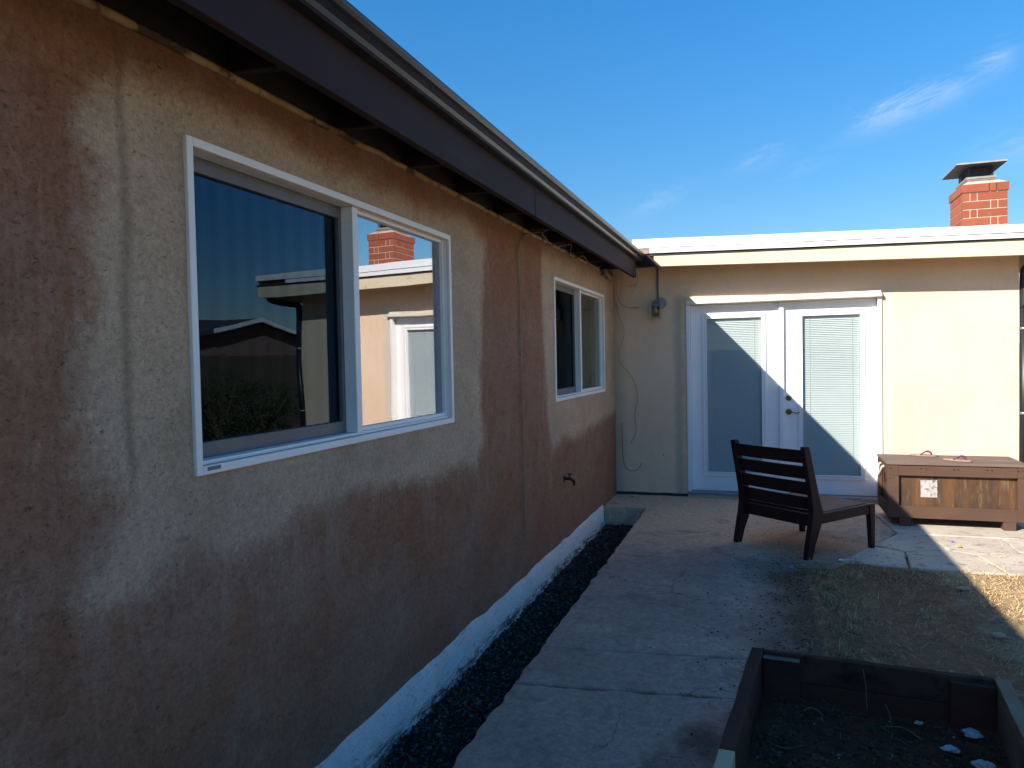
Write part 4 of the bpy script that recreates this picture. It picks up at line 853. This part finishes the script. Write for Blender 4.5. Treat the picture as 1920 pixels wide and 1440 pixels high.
# soil
so_ = MB(); n1, n2 = 46, 110
def soil_z(x, y): return .085 + .022 * mn.noise(Vector((x * 3, y * 3, 4))) + .014 * mn.noise(Vector((x * 13, y * 13, 4))) + .008 * mn.noise(Vector((x * 32, y * 32, 4)))
for j in range(n2 + 1):
    for i in range(n1 + 1):
        p = A + nrx * .03 + dl * (2.55 * j / n2 + .02) + nrx * (.86 * i / n1); so_.v.append((p.x, p.y, soil_z(p.x, p.y)))
so_.f = [(j * (n1 + 1) + i, j * (n1 + 1) + i + 1, (j + 1) * (n1 + 1) + i + 1, (j + 1) * (n1 + 1) + i) for j in range(n2) for i in range(n1)]
o = so_.build('soil', M_SOIL, smooth=True); tag(o, 'dark bare soil filling the raised planter', 'soil', kind='stuff')
if o.data.polygons[0].normal.z < 0: o.data.flip_normals()
cr = MB()
for k in range(1500):
    u, v = random.uniform(.02, .84), random.uniform(.05, 1.3); p = A + nrx * (.04 + u) + dl * v; r = random.uniform(.003, .010); z0_ = soil_z(p.x, p.y) + r * .3
    b = random.uniform(.015, .05); col = (b * 2.0, b * 1.2, b * .75) if random.random() > .05 else (.34, .31, .28); r = r * (.5 if col[0] > .3 else 1)
    cr.add([Vector((p.x, p.y, z0_)) + Vector(c) * r * random.uniform(.7, 1.2) for c in ICO[0]], ICO[1], col)
for k in range(150):
    u, v = random.uniform(.02, .84), random.uniform(.05, 1.3); p = A + nrx * (.04 + u) + dl * v; a = random.uniform(0, 6.3); d = Vector((math.cos(a), math.sin(a), random.uniform(0, .35))); s0_ = Vector((p.x, p.y, soil_z(p.x, p.y) + .004)); cr.bar(s0_, s0_ + d * random.uniform(.01, .05), .002, .001, col=(.17, .13, .09))
tag(cr.build('soil_crumbs', M_COL), kind='stuff')
def stick(pts, label, r=.0018):
    o = MB().tube(smooth_path(pts, 4), r, 6, radii=None).build('dry_stem', surf('pale_straw', (.20, .15, .09), (.12, .085, .055), 20, .8), loc=pts[0], smooth=True); return tag(o, label, 'dry stem', 'dry stems in the planter')
stick([(2.02, 3.06, .085), (2.015, 3.07, .14), (2.00, 3.075, .175)], 'upright dry stem rising at the middle of the planter soil')
stick([(1.99, 3.05, .10), (2.05, 3.04, .112), (2.11, 3.0, .096)], 'dry stem lying flat at the foot of the upright one')
stick([(1.77, 3.03, .09), (1.775, 3.035, .125), (1.74, 3.05, .14), (1.71, 3.045, .125)], 'bent dry stem left of the middle of the planter')
stick([(1.60, 2.80, .10), (1.64, 2.78, .102), (1.70, 2.80, .112)], 'short pale stem lying near the left board of the planter')
stick([(1.95, 3.18, .09), (1.945, 3.178, .20), (1.935, 3.176, .262)], 'thin tall dry stalk leaning on the planter end board', .002)
def crumple(loc, r, label, mat=None, name='plastic_scrap', cat='plastic scrap', grp='plastic scraps in the planter', fl=.45, seed=0):
    bm = bmesh.new(); bmesh.ops.create_icosphere(bm, subdivisions=3, radius=1)
    m = MB(); m.v = [tuple(Vector(loc) + Vector((v.co.x * r * (1 + .5 * mn.noise(v.co * 1.2 + Vector((seed, 0, 0)))), v.co.y * r * .7 * (1 + .5 * mn.noise(v.co * 1.5 + Vector((0, seed, 0)))), max(-.2, v.co.z) * r * fl * (1 + 1.1 * mn.noise(v.co * 2.6 + Vector((0, 0, seed))))))) for v in bm.verts]; m.f = [tuple(q.index for q in p.verts) for p in bm.faces]; bm.free()
    return tag(m.build(name, mat or M_PLAST, loc=loc), label, cat, grp)
crumple((2.285, 3.06, .11), .032, 'crumpled bluish plastic scrap near the right board of the planter', seed=3, mat=surf('bluish_plastic', (.20, .28, .33), (.40, .44, .46), 30, .35))
crumple((2.185, 2.93, .105), .026, 'small white plastic scrap on the planter soil', seed=8, mat=surf('whitish_plastic', (.42, .46, .50), (.30, .33, .36), 30, .4))
crumple((2.265, 2.83, .108), .035, 'torn pale plastic scrap nearest the viewer in the planter', seed=12)
crumple((2.12, 3.12, .10), .014, 'tiny pale husk on the planter soil near its far end', name='husk', cat='husk', grp='', seed=5, mat=M_STONE)

def pebble(loc, r, label, fl, seed):
    bm = bmesh.new(); bmesh.ops.create_icosphere(bm, subdivisions=3, radius=1); m = MB()
    m.v = [tuple(Vector(loc) + Vector((v.co.x * r, v.co.y * r * .7, v.co.z * r * fl)) * (1 + .12 * mn.noise(v.co * 1.3 + Vector((seed, 0, 0))))) for v in bm.verts]; m.f = [tuple(q.index for q in p.verts) for p in bm.faces]; bm.free()
    return tag(m.build('stone', M_STONE, loc=loc, smooth=True), label, 'stone', 'stones in the dry grass')
# litter on the ground
pebble((2.735, 4.50, .002), .032, 'smooth pale stone half sunk in the dry grass near the shadow edge', .55, 1)
pebble((2.765, 5.36, .0), .045, 'flat pale stone on the dry grass where shade meets sun', .22, 2)
crumple((1.74, 5.585, .006), .026, 'blue plastic scrap on the walkway by the chair leg', cat='plastic scrap', grp='', mat=surf('blue_plastic', (.10, .20, .42), (.16, .28, .5), 20, .4), fl=.3, seed=21)
crumple((2.09, 5.84, .012), .022, 'small white chip on the ground right of the chair leg', name='chip', cat='chip', grp='', mat=M_WHT, fl=.25, seed=22)
crumple((1.83, 5.66, .005), .020, 'pale bark chip just in front of the near chair leg', name='chip', cat='chip', grp='', mat=M_STONE, fl=.3, seed=24)
crumple((2.965, 6.64, .012), .014, 'tiny violet petal on the sunlit flagstones', name='petal', cat='petal', grp='', mat=surf('violet', (.22, .14, .55), (.18, .12, .45), 20, .6), seed=25)
crumple((2.98, 6.47, .012), .018, 'small yellow leaf on the sunlit flagstones', name='leaf', cat='leaf', grp='', mat=surf('yellow_leaf', (.50, .34, .05), (.40, .26, .04), 20, .6), fl=.3, seed=27)
crumple((.205, 8.03, .008), .026, 'scrap of pale leaf litter in the corner of the patio', name='leaf_litter', cat='leaf litter', grp='', mat=M_STONE, fl=.4, seed=29)

# dry grass
def gmask(x, y):
    g = mn.noise(Vector((x * 2.1, y * 2.1, 3))) * .5 + .5
    green = 0
    if x < 2.22: green = .75 * (1 - abs(x - 1.98) / .3)
    green = max(green, 1.1 - math.hypot((x - 2.36) / .36, (y - 5.55) / .35))
    return g, max(0, min(1, green * 1.1))
ga = MB(); V, F, Cc = [], [], []
cnt = 0
def in_bed(x, y):
    l = Vector((x, y, 0)) - A; along_ = l.dot(dl); ac = l.dot(nrx); return -.01 < along_ and -.02 < ac < .97
while cnt < 62000:
    t = random.random(); y = random.uniform(2.6, 6.05) if t < .85 else random.uniform(5.7, 6.85); x = random.uniform(1.78, 5.4)
    if in_bed(x, y): continue
    gq, green = gmask(x, y)
    edge = 1.86 + .05 * mn.noise(Vector((0, y * 4, 0)))
    if x < edge and random.random() > .28: continue
    if y > 5.75 + .12 * mn.noise(Vector((x * 3, 0, 0))) and random.random() > .07: continue
    if random.random() > (.35 + gq * .65 + green * .4 + (.25 if x > 2.8 else 0)): continue
    bare = x < 2.78 + .35 * mn.noise(Vector((x * 1.4, y * 1.4, 8)))  # sparser straw over the dirt on the roof-shaded side
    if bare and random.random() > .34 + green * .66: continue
    isg = random.random() < green * (.55 if gq > .35 else .25)
    a = random.uniform(0, 2 * math.pi); z0_ = grd(x, y) if x > 1.86 else 0
    if y > 5.75: z0_ = .004
    L = random.uniform(.012, .035) if isg else random.choice((.02, .03, .045, .07)) * random.uniform(.7, 1.3); tilt = random.uniform(.35, 1.2) if isg else random.uniform(.0, .5)
    d = Vector((math.cos(a) * math.cos(tilt), math.sin(a) * math.cos(tilt), math.sin(tilt))); sdv = Vector((-math.sin(a), math.cos(a), 0)) * random.uniform(.0008, .0018)
    p = Vector((x, y, z0_ + random.uniform(-.001, .006))); mid = p + d * L * .55 + Vector((0, 0, L * .08)); tip = p + d * L - Vector((0, 0, L * .05))
    if isg: k = random.uniform(.6, 1.2); c = (.070 * k, .115 * k, .022 * k)
    else: k = random.choice((.35, .6, .9, 1.1, 1.25)) * random.uniform(.85, 1.1) * (.62 if bare else 1); c = (.84 * k, .56 * k, .27 * k)  # straw colour darkened on the roof-shaded side
    o_ = len(V); V += [tuple(p - sdv), tuple(p + sdv), tuple(mid + sdv * .8), tuple(mid - sdv * .8), tuple(tip)]; F += [(o_, o_ + 1, o_ + 2, o_ + 3), (o_ + 3, o_ + 2, o_ + 4)]; Cc += [c] * 5; cnt += 1
for k in range(34):     # taller green and straw tufts by the paving and in the lawn
    if k < 20: x, y = random.gauss(1.95, .07), random.uniform(3.5, 5.75)
    elif k < 28: x, y = random.gauss(2.36, .2), random.gauss(5.62, .16)
    else: x, y = random.uniform(2.2, 3.4), random.uniform(3.5, 5.6)
    if in_bed(x, y): continue
    for q in range(random.randint(14, 34)):
        a = random.uniform(0, 6.28); ln = random.uniform(.02, .06); px_, py_ = x + random.gauss(0, .022), y + random.gauss(0, .022); tl = random.uniform(.5, 1.4)
        d = Vector((math.cos(a) * math.cos(tl), math.sin(a) * math.cos(tl), math.sin(tl))); sdv = Vector((-math.sin(a), math.cos(a), 0)) * .0013; p = Vector((px_, py_, max(grd(px_, py_), -.02))); mid = p + d * ln * .55; tip = p + d * ln + Vector((math.cos(a), math.sin(a), -.6)) * ln * .3
        kk = random.uniform(.6, 1.3); c = (.080 * kk, .105 * kk, .025 * kk) if (k < 28 and q % 3 == 0) else (.55 * kk, .40 * kk, .20 * kk)
        o_ = len(V); V += [tuple(p - sdv), tuple(p + sdv), tuple(mid + sdv * .8), tuple(mid - sdv * .8), tuple(tip)]; F += [(o_, o_ + 1, o_ + 2, o_ + 3), (o_ + 3, o_ + 2, o_ + 4)]; Cc += [c] * 5
ga.v, ga.f, ga.c = V, F, Cc
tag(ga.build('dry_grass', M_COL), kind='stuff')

cl2 = MB()
for k in range(1300):
    x = min(1.86, 1.84 - abs(random.gauss(0, .28))); y = random.uniform(3.3, 5.9) if random.random() < .8 else random.uniform(2.2, 7.6)
    if k > 1150: x, y = random.uniform(1.5, 3.2), random.uniform(5.7, 6.7)
    if x < .5 or in_bed(x, y): continue
    r = random.choice((.0015, .002, .003, .0045)); b = random.uniform(.4, 1.3); c = (.09 * b, .062 * b, .04 * b) if random.random() < .86 else (.5, .42, .3)
    cl2.add([Vector((x, y, .001 + r * .4)) + Vector((q[0] * 1.5, q[1], q[2] * .6)) * r * random.uniform(.7, 1.3) for q in ICO[0]], ICO[1], c)
for k in range(260):
    x = min(1.9, 1.86 - abs(random.gauss(0, .35))); y = random.uniform(2.6, 6.2)
    if in_bed(x, y) or x < .5: continue
    a = random.uniform(0, 3.14); L = random.uniform(.01, .05); p = Vector((x, y, .004)); cl2.bar(p, p + Vector((math.cos(a), math.sin(a), .05)) * L, .0018, .001, col=random.choice(((.3, .22, .13), (.05, .035, .025), (.5, .4, .25))))
tag(cl2.build('soil_litter', M_COL), kind='stuff')

# ================================================================== BEYOND THE YARD (seen in the window reflections)
def fence(p, q, h, label, n_):
    p, q = Vector(p), Vector(q); e = empty('board_fence', p, label, 'fence'); d = (q - p).normalized(); L = (q - p).length; nb = int(L / .15); m = MB()
    for i in range(nb):
        a = p + d * (i * .15); hh = h + .01 * mn.noise(a * 3); m.bar(a + d * .07 + Vector((0, 0, -.03)), a + d * .07 + Vector((0, 0, hh)), .143, .018, side=d)
    m.build('boards', M_FENCE, e)
    i = 0
    while i * 2.4 < L:
        a = p + d * (i * 2.4) + d.cross(Vector((0, 0, 1))) * .06; MB().bar(a + Vector((0, 0, -.03)), a + Vector((0, 0, h + .05)), .09, .09, side=d).build('fence_post', M_FENCE, e); i += 1
    return e
fence((9.3, -6, 0), (9.3, 26, 0), 1.75, 'weathered board fence along the far side of the yard', 0)
fence((9.3, -6, 0), (-.2, -6, 0), 1.7, 'unseen board fence added behind the viewer to bound the sunlit ground', 0)  # unseen fence, added so its shadow ends the sunlit strip
fence((9.3, 26, 0), (-6, 26, 0), 1.75, 'weathered board fence far beyond the cream wing', 0)
NH = empty('neighbour_house', (19, 24, 0), 'neighbouring house with dark gable roof and white trim beyond the fence', 'house')
MB().box((16.3, 20.2, 0), (28, 27, 2.55)).add([(16.3, 20.2, 2.55), (16.3, 27, 2.55), (16.3, 23.2, 3.15), (28, 20.2, 2.55), (28, 27, 2.55), (28, 23.2, 3.15)], [(0, 1, 2), (3, 5, 4), (0, 3, 4, 1), (1, 4, 5, 2), (2, 5, 3, 0)]).build('wall', M_NWALL, NH)
MB().hexa([(15.9, 19.4, 2.42), (28.4, 19.4, 2.42), (28.4, 23.2, 3.15), (15.9, 23.2, 3.15), (15.9, 19.4, 2.54), (28.4, 19.4, 2.54), (28.4, 23.2, 3.28), (15.9, 23.2, 3.28)]).hexa([(15.9, 27.4, 2.46), (28.4, 27.4, 2.46), (28.4, 23.2, 3.15), (15.9, 23.2, 3.15), (15.9, 27.4, 2.56), (28.4, 27.4, 2.56), (28.4, 23.2, 3.28), (15.9, 23.2, 3.28)]).build('roof', M_SHING, NH)
MB().hexa([(15.84, 20.6, 2.66), (15.89, 20.6, 2.66), (15.89, 23.2, 3.16), (15.84, 23.2, 3.16), (15.84, 20.6, 2.80), (15.89, 20.6, 2.80), (15.89, 23.2, 3.30), (15.84, 23.2, 3.30)]).hexa([(15.84, 26.5, 2.58), (15.89, 26.5, 2.58), (15.89, 23.2, 3.16), (15.84, 23.2, 3.16), (15.84, 26.5, 2.72), (15.89, 26.5, 2.72), (15.89, 23.2, 3.30), (15.84, 23.2, 3.30)]).build('barge_board', M_WHT, NH)
MB().box((24, 10, 0), (34, 19.5, 2.7)).build('wall', M_NWALL, NH)
def shrub(x, y, h, w, label, nleaf=5200, seed=1):
    rd = random.Random(seed); e = empty('shrub', (x, y, 0), label, 'shrub', 'shrubs along the far fence')
    st = MB()
    for k in range(7):
        a = rd.uniform(0, 6.3); t = rd.uniform(.15, .45) * w; st.tube([(x, y, -.02), (x + math.cos(a) * t * .4, y + math.sin(a) * t * .4, h * .4), (x + math.cos(a) * t, y + math.sin(a) * t, h * .8)], .02, 6, radii=[.03, .02, .008])
    st.build('stems', M_FENCE, e); m = MB(); V, F, C_ = [], [], []
    cl_ = [(rd.gauss(0, w * .28), rd.gauss(0, w * .34), rd.uniform(.12, .9) * h, rd.uniform(.16, .34)) for _ in range(26)]
    for k in range(nleaf):
        c = rd.choice(cl_); p = Vector((x + c[0] + rd.gauss(0, c[3] * .6), y + c[1] + rd.gauss(0, c[3] * .6), max(.04, min(h, c[2] + rd.gauss(0, c[3] * .5)))))
        d = Vector((rd.gauss(0, 1), rd.gauss(0, 1), rd.gauss(0, 1))).normalized(); s_ = d.orthogonal().normalized(); L = rd.uniform(.03, .07); o_ = len(V)
        V += [tuple(p), tuple(p + d * L * .5 + s_ * L * .28), tuple(p + d * L), tuple(p + d * L * .5 - s_ * L * .28)]; F.append((o_, o_ + 1, o_ + 2, o_ + 3)); b = rd.uniform(.5, 1.2); C_ += [(.045 * b, .07 * b, .022 * b)] * 4
    m.v, m.f, m.c = V, F, C_; m.build('foliage', M_LEAF, e)
for i, (x, y, h, w, lb_) in enumerate([(7.9, 8.6, 1.5, 1.5, 'dense green shrub nearest the house along the far fence'), (8.2, 10.0, 1.35, 1.5, 'second green shrub from the house along the far fence'), (8.1, 11.6, 1.5, 1.6, 'third green shrub from the house, rather tall and loose'), (8.3, 13.3, 1.2, 1.6, 'low green shrub farthest from the house along the fence')]):
    shrub(x, y, h, w, lb_, seed=i + 3)

# tidy helper properties
for o in bpy.data.objects:
    if '_o' in o: del o['_o']
